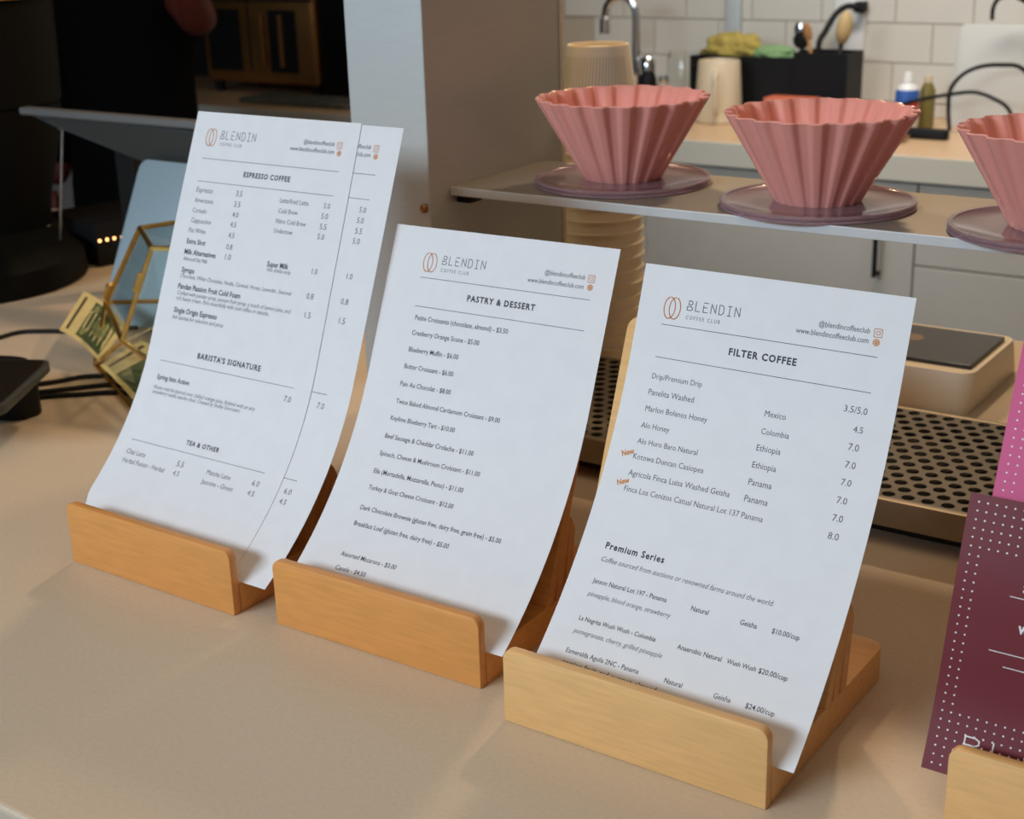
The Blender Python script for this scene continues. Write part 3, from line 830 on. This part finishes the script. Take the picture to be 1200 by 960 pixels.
for a, b in sorted(edges): link_mesh('brass_bar', sqbar(a, b), M_BRASS, ter)
for a, b in ((Vector(TV[0][1])*.72+Vector(TV[1][1])*.28, Vector(TV[0][1])*.55+Vector(TV[1][1])*.45), (Vector(TV[0][0])*.25+Vector(TV[1][0])*.75, Vector(TV[0][0])*.08+Vector(TV[1][0])*.92)):
    link_mesh('hinge', sqbar(a+Vector((-3, -2, 0)), b+Vector((-3, -2, 0)), 6.5), M_BRASS, ter)
for P_ in panes:
    c_ = sum(P_, Vector())/len(P_); bm = NB(); P2 = [c_+(q-c_)*.985 for q in P_]
    nrm = (P2[1]-P2[0]).cross(P2[2]-P2[0]).normalized()
    t = bmesh.new(); A = [t.verts.new(q) for q in P2]; B = [t.verts.new(q+nrm*1.2) for q in P2]
    t.faces.new(A[::-1]); t.faces.new(B)
    for k in range(len(A)): t.faces.new((A[k], A[(k+1) % len(A)], B[(k+1) % len(A)], B[k]))
    merge(bm, t); link_mesh('glass_pane', bm, M_GLASS, ter)

def bill(corners, label, bend=6, prints=True):
    P1, P2_, P3, P4 = [Vector(q) for q in corners]    # P1-P2 short edge out, P4-P3 inner edge
    nrm = (P2_-P1).cross(P4-P1).normalized()
    if nrm.y > 0 and nrm.z < 0: nrm = -nrm
    if nrm.z < 0: nrm = -nrm
    def f(a, b, lift=0):
        return P1*(1-a)*(1-b)+P2_*(1-a)*b+P4*a*(1-b)+P3*a*b+nrm*(bend*math.sin(math.pi*a)+lift)
    bm = NB(); n = 10
    F = [[bm.verts.new(f(i/n, j/3, .12)) for j in range(4)] for i in range(n+1)]; B = [[bm.verts.new(f(i/n, j/3, -.12)) for j in range(4)] for i in range(n+1)]
    for i in range(n):
        for j in range(3):
            bm.faces.new((F[i][j], F[i+1][j], F[i+1][j+1], F[i][j+1])); bm.faces.new((B[i][j], B[i][j+1], B[i+1][j+1], B[i+1][j]))
    org_ = P3; o = link_mesh('banknote', bm, M_BILL, None, True, origin=org_); tag(o, label, 'banknote')
    if prints:
        def patch(a0, a1, b0, b1, m_, nm, lift=.3):
            bm = NB(); k = 6
            for i in range(k):
                x0, x1 = a0+(a1-a0)*i/k, a0+(a1-a0)*(i+1)/k
                bm.faces.new([bm.verts.new(f(*q, lift)) for q in ((x0, b0), (x1, b0), (x1, b1), (x0, b1))])
            return child(nm, bm, m_, o, None, org_)
        patch(.10, .16, .1, .9, M_BILLD, 'dark_strip')
        patch(.36, .92, .08, .92, M_BILLG, 'green_panel')
        for (ca, cb, ra, rb, m_) in ((.68, .5, .14, .2, M_BILL), (.45, .22, .05, .09, M_BILL), (.45, .78, .05, .09, M_BILL)):
            bm = NB(); bm.faces.new([bm.verts.new(f(ca+ra*math.cos(q*.5236), cb+rb*math.sin(q*.5236), .5)) for q in range(12)])
            child('green_ornament', bm, mat('banknote_mid', lin((150, 150, 92)), .7, noise=.3, nscale=120), o, None, org_)
    return o
bill([(-1628, 1289, 55), (-1540, 1171, 40), (-1448, 1156, 14), (-1490, 1241, 35)], 'cream and green banknote poking out of the terrarium')
bill([(-1455, 1232, 22), (-1440, 1150, 12), (-1300, 1083, 6), (-1290, 1190, 16)], 'folded banknote lying inside the glass terrarium', 3, True)

# blue grey tablet leaning back
th = math.radians(63)
tb = thing('small_tablet', (-1519, 1328, 0), 'pale blue grey tablet back leaning behind the terrarium', 'tablet')
ey = Vector((0, math.cos(th), math.sin(th))); en = Vector((0, math.sin(th), -math.cos(th)))
bm = NB(); prism(bm, [Vector((x, 0, 1))+ey*s_ for x, s_ in rpoly(-131, 0, 150, 243, (8, 8, 16, 16))], en*8, 1.2)
link_mesh('tablet_shell', bm, M_BLUE, tb, 'auto')
bm = NB(); prism(bm, [(40, 12, .2), (40, 110, .2), (40, 110, 5), (40, 76, 120)], (70, 0, 0), 2); link_mesh('prop_foot', bm, M_TABLET, tb)

# dark till display seen from behind
td = thing('till_display', (-1726, 1448, 0), 'dark grey till display seen from behind, silver top edge', 'display')
bm = NB(); prism(bm, [(-193, 0, 270), (-129, 2, 251), (64, 10, 206), (196, 12, 192), (206, 0, 262)], (0, 10, 3), 2)
link_mesh('display_shell', bm, M_TABLET, td)
bm = NB(); box(bm, (-196, -6, 266), (208, 14, 277), 2.5, 2); link_mesh('top_edge', bm, M_SILVER, td)
bm = NB()
pl = lambda x, y: Vector((127+x, 6.0-y*.12, 243+y-x*.18))
stroke(bm, ell(0, 0, 44, 10, 0, 360, 24), 2.4, pl); stroke(bm, ell(0, 0, 18, 4, 0, 360, 16), 2.4, pl)
link_mesh('eye_mark', bm, M_BLACK, td)
bm = NB(); tube(bm, [(-128, 12, 246), (-119, 12, 247), (-121, 12, 243), (-150, 12, 114), (-160, 12, 68)], 1.8, 8); link_mesh('wire_leg', bm, M_SILVER, td, True)
bm = NB(); box(bm, (-60, 8, .2), (60, 90, 8), 2); box(bm, (-20, 22, 8), (20, 44, 236), 3); link_mesh('stand', bm, M_DARK, td)

# black box with a row of amber lights
lb = thing('indicator_box', (-1800, 1640, 0), 'low black box with a row of amber lights', 'device')
a = Vector((-1908, 1548, 0)); b = Vector((-1870, 1700, 0)); w_ = Vector((150, -40, 0))
O_ = Vector((-1800, 1640, 0))
bm = NB(); prism(bm, [a-O_, b-O_, b-O_-Vector((170, -40, 0)), a-O_-Vector((170, -40, 0))], (0, 0, 72), 3); 
bmesh.ops.translate(bm, verts=bm.verts, vec=(0, 0, .2)); link_mesh('box_body', bm, M_BLACK, lb, 'auto')
dirv = (b-a).normalized()
for k in range(5):
    p_ = a-O_+dirv*(6+13.2*k)+Vector((1.2, -.4, 45)); bm = NB()
    bmesh.ops.create_icosphere(bm, subdivisions=2, radius=2.5 if k != 3 else 1.6, matrix=Matrix.Translation(p_))
    link_mesh('indicator_light', bm, M_LED, lb, True)

# grinder / big dark canister on the left edge
gr = thing('coffee_urn', (-2036, 1381, 0), 'large black cylindrical machine at the left edge', 'machine')
bm = NB(); lathe(bm, [(150, .2), (186, .2), (193, 4), (194, 14), (190, 40), (170, 58), (146, 66), (0.01, 66)], n=72); link_mesh('round_base', bm, M_URN, gr, 'auto')
uc = (-41, 109, 0)
bm = NB(); lathe(bm, [(84, 66.2), (88, 110), (102, 160), (118, 225), (123, 268)], uc, n=72); link_mesh('lower_body', bm, M_URN, gr, 'auto')
bm = NB(); lathe(bm, [(121, 268.2), (125, 272), (129, 350), (131, 432), (131, 436)], uc, n=72); link_mesh('upper_body', bm, M_URN, gr, 'auto')
bm = NB(); lathe(bm, [(128, 436.2), (140, 437), (142, 442), (142, 460), (136, 464), (0.01, 464)], uc, n=72); o = link_mesh('wooden_lid', bm, M_WOOD, gr, 'auto'); o['label'] = 'round wooden lid'

# card reader
cr = thing('card_reader', (-1440, 960, 0), 'black card reader on the counter at the left edge', 'card reader')
P = [Vector((-1367, 1026, 66)), Vector((-1272, 880, 66)), Vector((-1400, 800, 66)), Vector((-1500, 950, 66))]
O_ = Vector((-1440, 960, 0)); c_ = sum(P, Vector())/4
def roundq(P, k=.12, n=5):
    out = []; m_ = len(P)
    for i in range(m_):
        a, b, c = P[i-1], P[i], P[(i+1) % m_]; p0 = b+(a-b)*k; p1 = b+(c-b)*k
        for j in range(n+1):
            t = j/n; out.append(p0*(1-t)**2+b*2*t*(1-t)+p1*t*t)
    return out
bm = NB(); prism(bm, [q-O_-Vector((0, 0, 11)) for q in roundq(P)], (0, 0, 11), 1.5); link_mesh('top_slab', bm, M_TABLET, cr, 'auto')
bm = NB(); prism(bm, [c_+(q-c_)*.93-O_+Vector((0, 0, .3)) for q in roundq(P)], (0, 0, .8)); link_mesh('screen', bm, M_GLASSB, cr)
FP = [Vector(q) for q in ((-1380, 1012, .2), (-1380, 980, .2), (-1480, 925, .2), (-1535, 1000, .2), (-1440, 1042, .2))]
bm = NB(); prism(bm, [q-O_ for q in roundq(FP, .25)], (0, 0, 54.6), 2); link_mesh('reader_foot', bm, M_BLACK, cr, 'auto')

def cable(label, pts, rad=3.0, m=M_DARK, org_=None, n=8):
    pts = smooth_path(pts, n); bm = NB(); tube(bm, pts, rad, 8)
    return tag(link_mesh('cable', bm, m, None, True, origin=org_ or pts[0]), label, 'cable')
cable('black cable curving off the left edge towards the terrarium', [(-1760, 1120, 3.2), (-1700, 1165, 3.2), (-1693, 1216, 3.2), (-1665, 1240, 3.2), (-1600, 1275, 3.2), (-1560, 1320, 3.2)], 3.2)
cable('upper black cable running from the card reader under the terrarium', [(-1500, 1040, 3.2), (-1463, 1090, 3.2), (-1446, 1125, 3.2), (-1416, 1146, 3.2), (-1370, 1165, 3.2), (-1300, 1190, 3.2)], 3.0)
cable('middle black cable running from the card reader under the terrarium', [(-1480, 1020, 3.2), (-1438, 1064, 3.2), (-1402, 1108, 3.2), (-1385, 1122, 3.2), (-1335, 1135, 3.2), (-1260, 1140, 3.2)], 3.0)
cable('lower black cable running from the card reader under the terrarium', [(-1460, 1000, 3.2), (-1427, 1045, 3.2), (-1390, 1078, 3.2), (-1365, 1100, 3.2), (-1325, 1112, 3.2), (-1240, 1110, 3.2)], 3.0)

# ------------------------------------------------------------------ back counter with cabinets
bc = thing('back_counter', (-1800, 3450, -1000), 'long back counter with pale cabinet doors below the tiles', 'counter')
BO = Vector((-1800, 3450, -1000))
def bcpart(name, a, b, m, bev=1.5, label=None):
    bm = NB(); box(bm, Vector(a)-BO, Vector(b)-BO, bev); o = link_mesh(name, bm, m, bc)
    if label: o['label'] = label
    return o
bcpart('worktop', (-4600, 3152, -8), (1000, 3738, 0), M_BCTOP, 1)
bcpart('worktop_edge', (-4600, 3146, -57), (1000, 3151.8, 0), M_BCEDGE, 1)
bcpart('carcass', (-4580, 3190, -990), (980, 3738, -58), M_DARKWALL, 0)
for x0, x1 in ((-4132, -3372), (-3368, -2608), (-2604, -1844), (-1840, -1076)):
    dr = bcpart('cabinet_door', (x0, 3160, -930), (x1, 3188, -64), M_CAB, 1.5)
    hx = x1-78
    bm = NB()
    for q in (-110, -274): box(bm, Vector((hx-4, 3130, q-4))-BO, Vector((hx+4, 3160, q+4))-BO, 1)
    box(bm, Vector((hx-5, 3124, -280))-BO, Vector((hx+5, 3134, -104))-BO, 1.5); o = link_mesh('door_handle', bm, M_DARK, dr); o['label'] = 'dark bar handle'
for x0, x1 in ((-1072, -420), (-416, 240)):
    for z0, z1 in ((-248, -64), (-930, -252)):
        dr = bcpart('drawer', (x0, 3160, z0), (x1, 3188, z1), M_CAB, 1.5)

# ------------------------------------------------------------------ things on the back counter
def lathed(name, label, cat, loc, parts, group=None):
    t = thing(name, loc, label, cat, 0, group)
    for nm, prof, m in parts:
        bm = NB(); lathe(bm, prof, n=40); link_mesh(nm, bm, m, t, 'auto')
    return t
fa = thing('kitchen_faucet', (-1991, 3500, 0), 'chrome gooseneck tap against the white tiles', 'tap')
bm = NB(); pts = [(0, 0, .2), (0, 0, 120), (0, 0, 250)]+[(-48+48*math.cos(math.radians(a_)), 0, 262+48*math.sin(math.radians(a_))) for a_ in range(0, 181, 15)]+[(-97, 0, 250)]
tube(bm, pts, 11, 16); link_mesh('neck', bm, M_CHROME, fa, True)
bm = NB(); tube(bm, [(-97, 0, 252), (-98, 0, 212)], 15, 16); link_mesh('spray_head', bm, M_CHROME, fa, 'auto')
bm = NB(); lathe(bm, [(28, .2), (28, 8), (16, 14), (16, 60), (11.5, 64)], n=24); link_mesh('tap_base', bm, M_CHROME, fa, 'auto')
lathed('pepper_shaker', 'small dark glass shaker with chrome top beside the jar', 'shaker', (-1955, 3500, 0), [('glass_body', [(22, .2), (24, 4), (24, 95), (17, 115)], M_BLACK), ('chrome_top', [(17, 115.2), (20, 118), (20, 148), (14, 156), (0.01, 158)], M_CHROME)])
lathed('salt_shaker', 'short clear shaker between the dark one and the jar', 'shaker', (-1918, 3520, 0), [('glass_body', [(16, .2), (17, 3), (17, 78), (12, 88)], M_GLASSJ), ('chrome_top', [(12, 88.2), (14, 92), (12, 104), (0.01, 106)], M_CHROME)])
lathed('glass_jar', 'clear glass jar standing left of the cream mug', 'jar', (-1862, 3540, 0), [('jar_wall', [(48, .3), (50, 4), (50, 150), (44, 162), (46, 170), (43, 170), (41, 162), (47, 148), (47, 6), (0.01, 5)], M_GLASSJ)])
mg = lathed('cream_jug', 'tall cream jug with a slim handle beside the black caddy', 'jug', (-1722, 3460, 0), [('jug_wall', [(60, .2), (63, 4), (62, 30), (54, 154), (52, 157), (50, 154), (58, 30), (0.01, 12)], M_CREAM)])
bm = NB(); tube(bm, smooth_path([(-14, -52, 132), (-17, -82, 126), (-19, -88, 80), (-17, -82, 38), (-14, -58, 30)], 5), 6.5, 10); link_mesh('handle', bm, M_CREAM, mg, True)
mg.rotation_euler = (0, 0, math.radians(32))
cd_ = thing('black_caddy', (-1660, 3590, 0), 'black open caddy holding scourer and sponge', 'caddy')
bm = NB(); box(bm, (-190, -50, .2), (150, 50, 6), 1)
for a_, b_ in (((-190, -50, 6), (150, -46, 160)), ((-190, 46, 6), (150, 50, 160)), ((-190, -46, 6), (-186, 46, 160)), ((146, -46, 6), (150, 46, 160))): box(bm, a_, b_, 1)
link_mesh('caddy_wall', bm, M_BLACK, cd_)
def blob(name, label, cat, loc, rad, m, seed, amp=.3):
    rnd = random.Random(seed); bm = NB(); bmesh.ops.create_icosphere(bm, subdivisions=4, radius=1)
    from mathutils import noise
    for v in bm.verts:
        f_ = 1+amp*noise.noise(v.co*2.3+Vector((seed, 0, 0)))+amp*.5*noise.noise(v.co*7+Vector((0, seed, 0)))
        v.co = Vector((v.co.x*rad[0], v.co.y*rad[1], v.co.z*rad[2]))*f_
    return tag(link_mesh(name, bm, m, None, True), label, cat), Vector(loc)
o, l_ = blob('scourer', 'frayed yellow scourer in the black caddy', 'scourer', (-1745, 3590, 170), (82, 40, 42), M_PASTA, 3, .4); o.location = l_*S
o, l_ = blob('sponge', 'pale green sponge beside the yellow scourer', 'sponge', (-1618, 3575, 165), (62, 30, 22), M_SPONGE, 5, .2); o.location = l_*S
ut = thing('utensil_holder', (-1465, 3560, 0), 'black square utensil holder beneath the wall socket', 'holder')
bm = NB(); box(bm, (-72, -55, .2), (72, 55, 5), 1)
for a_, b_ in (((-72, -55, 5), (72, -51, 178)), ((-72, 51, 5), (72, 55, 178)), ((-72, -51, 5), (-68, 51, 178)), ((68, -51, 5), (72, 51, 178))): box(bm, a_, b_, 1)
link_mesh('holder_wall', bm, M_BLACK, ut)
def utensil(name, label, a_, b_, head, m, hm, rad=6):
    t = thing(name, a_, label, 'utensil'); a_, b_ = Vector(a_), Vector(b_); bm = NB(); tube(bm, [(0, 0, 0), b_-a_], rad, 10); link_mesh('handle', bm, m, t, True)
    bm = NB(); bmesh.ops.create_uvsphere(bm, u_segments=20, v_segments=12, radius=1); dv = (b_-a_).normalized()
    rot_ = Vector((0, 0, 1)).rotation_difference(dv).to_matrix().to_4x4()
    bmesh.ops.transform(bm, matrix=Matrix.Translation(b_-a_+dv*head[2]*.8) @ rot_ @ Matrix.Diagonal((*head, 1)), verts=bm.verts)
    link_mesh('head', bm, hm, t, True); return t
utensil('wooden_spoon', 'thin wooden spoon leaning left in the utensil holder', (-1480, 3560, 8), (-1520, 3560, 205), (12, 6, 24), M_UWOOD, M_UWOOD, 5)
utensil('dish_brush', 'oval wooden dish brush leaning right in the utensil holder', (-1455, 3550, 8), (-1425, 3545, 205), (20, 22, 42), M_BLACK, mat('brush_wood', lin((196, 168, 120)), .6), 6)
utensil('black_spatula', 'black spatula in the utensil holder', (-1500, 3575, 8), (-1540, 3570, 185), (24, 6, 22), M_BLACK, M_BLACK, 6)
utensil('steel_whisk', 'grey steel server leaning in the caddy by the sponge', (-1535, 3600, 8), (-1562, 3600, 205), (14, 5, 22), M_CHROME, M_CHROME, 5)
# low pan and coral tray at the foot of the holder
pn = thing('black_pan', (-1460, 3440, 0), 'shallow black pan in front of the utensil holder', 'pan')
bm = NB(); lathe(bm, [(0.01, .2), (80, .2), (92, 4), (104, 58), (100, 58), (88, 8), (0.01, 7)], n=40); link_mesh('pan_bowl', bm, M_BLACK, pn, 'auto')
bm = NB(); tube(bm, [(95, 0, 50), (150, -6, 62), (170, -8, 62)], [9, 9, 10], 12); o = link_mesh('pan_handle', bm, M_BROWN, pn, True)
bm = NB(); prism(bm, [(x, y, 61) for x, y in rpoly(-1570, 3400, -1440, 3470, (8, 8, 8, 8))], (0, 0, 14), 2)
tag(link_mesh('coral_tray', bm, mat('coral_plastic', lin((214, 112, 84)), .5), None, 'auto', origin=(-1505, 3435, 61)), 'flat coral coloured dish resting on the black pan', 'dish')
# bottles
bt_ = lathed('glue_bottle', 'white squeeze bottle with blue and red label', 'bottle', (-1232, 3500, 0), [('bottle_body', [(26, .2), (28, 4), (28, 92), (22, 108), (12, 116)], M_WHITE), ('bottle_cap', [(13, 116.2), (14, 118), (10, 140), (0.01, 142)], M_WHITE)])
for nm, z0, z1, m_ in (('blue_label', 70, 98, M_BLUEP), ('red_label', 52, 69.6, M_REDP)):
    bm = NB(); lathe(bm, [(28.5, z0), (28.5, min(z1, 92))]+([(25.6, 100)] if z1 > 92 else []), n=40); link_mesh(nm, bm, m_, bt_, 'auto')
lathed('oil_bottle', 'slim yellowish bottle right behind the labelled bottle', 'bottle', (-1205, 3570, 0), [('bottle_body', [(18, .2), (19, 3), (19, 90), (10, 110)], mat('oil_glass', lin((118, 108, 58)), .3)), ('bottle_cap', [(10, 110.2), (10, 126), (0.01, 127)], M_CREAM)])
# white board
bd = thing('white_board', (-1068, 3600, 0), 'upright white rounded board leaning on the tiles at the right', 'board')
bm = NB(); prism(bm, [(x, 0+z*.12, z+.5) for x, z in rpoly(-92, 0, 100, 246, (14, 14, 20, 20))], (0, 24, -3), 3); link_mesh('board_panel', bm, M_BOARD, bd, 'auto')
# folded cloth, black bar
cl = thing('folded_cloth', (-1225, 3290, 0), 'small folded tan cloth near the edge of the back counter', 'cloth')
bm = NB(); prism(bm, [(-35, -60, .3), (30, -50, .3), (48, 60, .3), (-10, 70, .3)], (0, 0, 12), 3); link_mesh('cloth_fold', bm, mat('tan_cloth', lin((206, 184, 150)), .9, noise=.1), cl, 'auto')
bm = NB(); tube(bm, [(34, -58, 8), (52, 0, 10), (54, 62, 10)], 5, 8); link_mesh('dark_hem', bm, M_UWOOD, cl, True)
cable('thick black cable looping up over the white board', [(-1058, 3560, 262), (-1058, 3560, 290), (-1045, 3558, 312), (-1012, 3556, 318), (-975, 3556, 300), (-940, 3556, 270), (-900, 3560, 150), (-880, 3560, 6)], 5)
cable('black cable arching in front of the white board', [(-1122, 3500, 6), (-1128, 3500, 60), (-1126, 3500, 105), (-1100, 3500, 140), (-1060, 3500, 160), (-1010, 3500, 166), (-960, 3500, 158), (-900, 3500, 90), (-860, 3500, 6)], 5)
cable('thin black cable drooping low across the white board', [(-1290, 3470, 6), (-1240, 3470, 60), (-1190, 3470, 80), (-1120, 3470, 96), (-1060, 3470, 104), (-1010, 3470, 90), (-975, 3470, 66), (-950, 3470, 6)], 4.5)
bm = NB(); prism(bm, [(x, y, .3) for x, y in rpoly(-1230, 3380, -1090, 3410, (8, 8, 8, 8))], (0, 0, 24), 4)
tag(link_mesh('power_strip', bm, M_BLACK, None, 'auto', origin=(-1160, 3395, 0)), 'black power strip lying below the cables', 'power strip')
# wall fittings
bm = NB(); box(bm, (-1832, 3716, 190), (-1790, 3733.5, 900), 3)
o = tag(link_mesh('wall_conduit', bm, mat('conduit_white', lin((205, 214, 218)), .4), None, 'auto', origin=(-1811, 3733, 190)), 'pale vertical conduit running up the tiles', 'conduit')
pt = thing('wall_socket', (-1478, 3733.6, 225), 'white double wall socket plate above the utensil holder', 'socket')
bm = NB(); box(bm, (-44, -8, -72), (42, 0, 120), 2.5); link_mesh('socket_plate', bm, M_WHITE, pt, 'auto')
bm = NB(); box(bm, (22, -46, 38), (50, -8.3, 66), 5); o = link_mesh('plug', bm, M_BLACK, pt, 'auto')
cable('black flex hanging from the wall plug into the holder', [(-1444, 3690, 276), (-1468, 3680, 280), (-1490, 3660, 262), (-1505, 3630, 220), (-1510, 3600, 180), (-1500, 3585, 40)], 8)

# ------------------------------------------------------------------ far left: bronze oven, dark machine, person
ov = thing('countertop_oven', (-3315, 3530, 0), 'bronze countertop oven glowing dimly behind the person', 'oven')
bm = NB(); box(bm, (-245, -110, 34), (238, 150, 420), 14, 3); link_mesh('oven_body', bm, M_BROWN, ov, 'auto')
for x0, x1 in ((-215, -75), (50, 165)):
    bm = NB(); box(bm, (x0, -116, 72), (x1, -110.5, 262), 2); link_mesh('dark_window', bm, M_DARK, ov)
bm = NB(); box(bm, (-245, -115, 288), (238, -110.5, 296), 1); link_mesh('seam', bm, M_DARK, ov)
bm = NB(); box(bm, (-40, -113, 72), (-34, -110.5, 288), 1); link_mesh('seam', bm, M_DARK, ov)
for x0 in (20, 100): 
    bm = NB(); box(bm, (x0, -128, 90), (x0+14, -116.2 if x0 > 50 else -111, 250), 2); link_mesh('handle_bar', bm, M_BROWN, ov)
bm = NB()
for x in (-215, 205):
    for y in (-80, 120): lathe(bm, [(16, .2), (16, 34)], (x, y, 0), 14)
link_mesh('oven_feet', bm, M_DARK, ov)
bm = NB(); box(bm, (-3060, 3420, .3), (-2700, 3690, 620), 14, 3)
mc = tag(link_mesh('black_machine', bm, M_BLACK, None, 'auto', origin=(-2880, 3555, 0)), 'tall black machine between the oven and the steel panel', 'machine')
bm = NB(); prism(bm, [(x, y, .3) for x, y in rpoly(-3250, 3230, -2800, 3380, (30, 30, 30, 30))], (0, 0, 16), 5)
tag(link_mesh('grey_cloth', bm, mat('grey_cloth', (0.12, 0.12, 0.09), .9, noise=.4, nscale=20), None, 'auto', origin=(-3020, 3300, 0)), 'dark grey cloth on the back counter below the oven', 'cloth')

# person in black, standing between the counters
per = thing('person', (-2760, 2400, -1000), 'person in black clothes standing behind the counter, head above the frame', 'person')
def skin_mesh(name, joints, bones, m, root=0, sub=2):
    me = bpy.data.meshes.new(name); me.from_pydata([Vector(j[:3])*S for j in joints], bones, []); me.materials.append(m)
    o = bpy.data.objects.new(name, me); C.objects.link(o)
    md = o.modifiers.new('skin', 'SKIN')
    for i, j in enumerate(joints):
        rr = j[3]; rr = rr if isinstance(rr, tuple) else (rr, rr)
        me.skin_vertices[0].data[i].radius = (rr[0]*S, rr[1]*S)
    me.skin_vertices[0].data[root].use_root = True
    md.use_smooth_shade = True
    s_ = o.modifiers.new('sub', 'SUBSURF'); s_.levels = sub; s_.render_levels = sub
    o.parent = per
    return o
J = [(0, 0, 930, (150, 105)), (0, 0, 1060, (130, 95)), (0, 5, 1230, (150, 105)), (0, 10, 1390, (165, 100)), (0, 5, 1480, (60, 58)), (0, -5, 1540, (52, 55)),   # 0-5 trunk, neck
     (0, -15, 1600, (66, 78)), (0, -15, 1680, (76, 92)), (0, -5, 1745, (56, 66)),            # 6-8 head
     (-95, 0, 860, 92), (-105, -5, 500, 60), (-110, 15, 110, 42), (-112, -60, 40, 36), (-112, -130, 25, 26),   # left leg
     (95, 0, 860, 92), (105, -5, 500, 60), (110, 15, 110, 42), (112, -60, 40, 36), (112, -130, 25, 26),
     (-190, 10, 1400, 62), (-255, 20, 1120, 46), (-220, -90, 920, 34),      # arm A
     (190, 10, 1400, 60), (335, -70, 1318, 42), (372, -140, 1430, 34), (380, -165, 1530, 27), (380, -165, 1575, 28), (380, -162, 1600, 26)]   # arm B, elbow bent, hand raised
B_ = [(0, 1), (1, 2), (2, 3), (3, 4), (4, 5), (5, 6), (6, 7), (7, 8), (0, 9), (9, 10), (10, 11), (11, 12), (12, 13), (0, 14), (14, 15), (15, 16), (16, 17), (17, 18), (3, 19), (19, 20), (20, 21), (3, 22), (22, 23), (23, 24), (24, 25), (25, 26), (26, 27)]
body = skin_mesh('body', J, B_, M_SKIN)
tors = skin_mesh('black_clothes', [(0, 0, 900, (200, 130)), (0, 0, 1060, (196, 124)), (0, 5, 1230, (190, 122)), (0, 10, 1375, (186, 112)), (-190, 10, 1400, 74), (-256, 18, 1150, 60), (190, 10, 1400, 74), (252, -28, 1368, 62), (-98, 0, 700, 105), (-108, 0, 300, 84), (-110, 5, 130, 72), (98, 0, 700, 105), (108, 0, 300, 84), (110, 5, 130, 72), (-228, -78, 955, 46)],
                 [(0, 1), (1, 2), (2, 3), (3, 4), (4, 5), (3, 6), (6, 7), (0, 8), (8, 9), (9, 10), (0, 11), (11, 12), (12, 13), (5, 14)], M_CLOTH)
for (cx_, dx, ln) in ((358, -12, 62), (372, -4, 74), (387, 3, 70), (400, 9, 56)):
    skin_mesh('finger', [(cx_+2, -163, 1600, 9.5), (cx_+dx*.3, -166, 1632, 9), (cx_+dx*.6, -176, 1632+ln*.42, 8.2), (cx_+dx, -192, 1632+ln*.75, 7)], [(0, 1), (1, 2), (2, 3)], M_SKIN)
skin_mesh('thumb', [(360, -168, 1570, 11), (338, -180, 1594, 10), (330, -192, 1622, 8.5)], [(0, 1), (1, 2)], M_SKIN)
for (dx, dy, ln) in ((-18, 0, 60), (-5, -4, 72), (8, -6, 68), (20, -4, 54)):
    skin_mesh('finger', [(-220+dx, -96+dy, 902, 9.5), (-219+dx, -104+dy, 872, 9), (-217+dx, -106+dy, 872-ln*.42, 8.2), (-214+dx, -100+dy, 872-ln*.8, 7)], [(0, 1), (1, 2), (2, 3)], M_SKIN)
skin_mesh('thumb', [(-198, -108, 915, 11), (-184, -122, 890, 10), (-180, -124, 866, 8.5)], [(0, 1), (1, 2)], M_SKIN)
bm = NB(); bmesh.ops.create_uvsphere(bm, u_segments=24, v_segments=16, radius=1)
bmesh.ops.transform(bm, matrix=Matrix.Translation((0, 8, 1715)) @ Matrix.Diagonal((88, 100, 84, 1)), verts=bm.verts); link_mesh('hair', bm, M_HAIR, per, True)
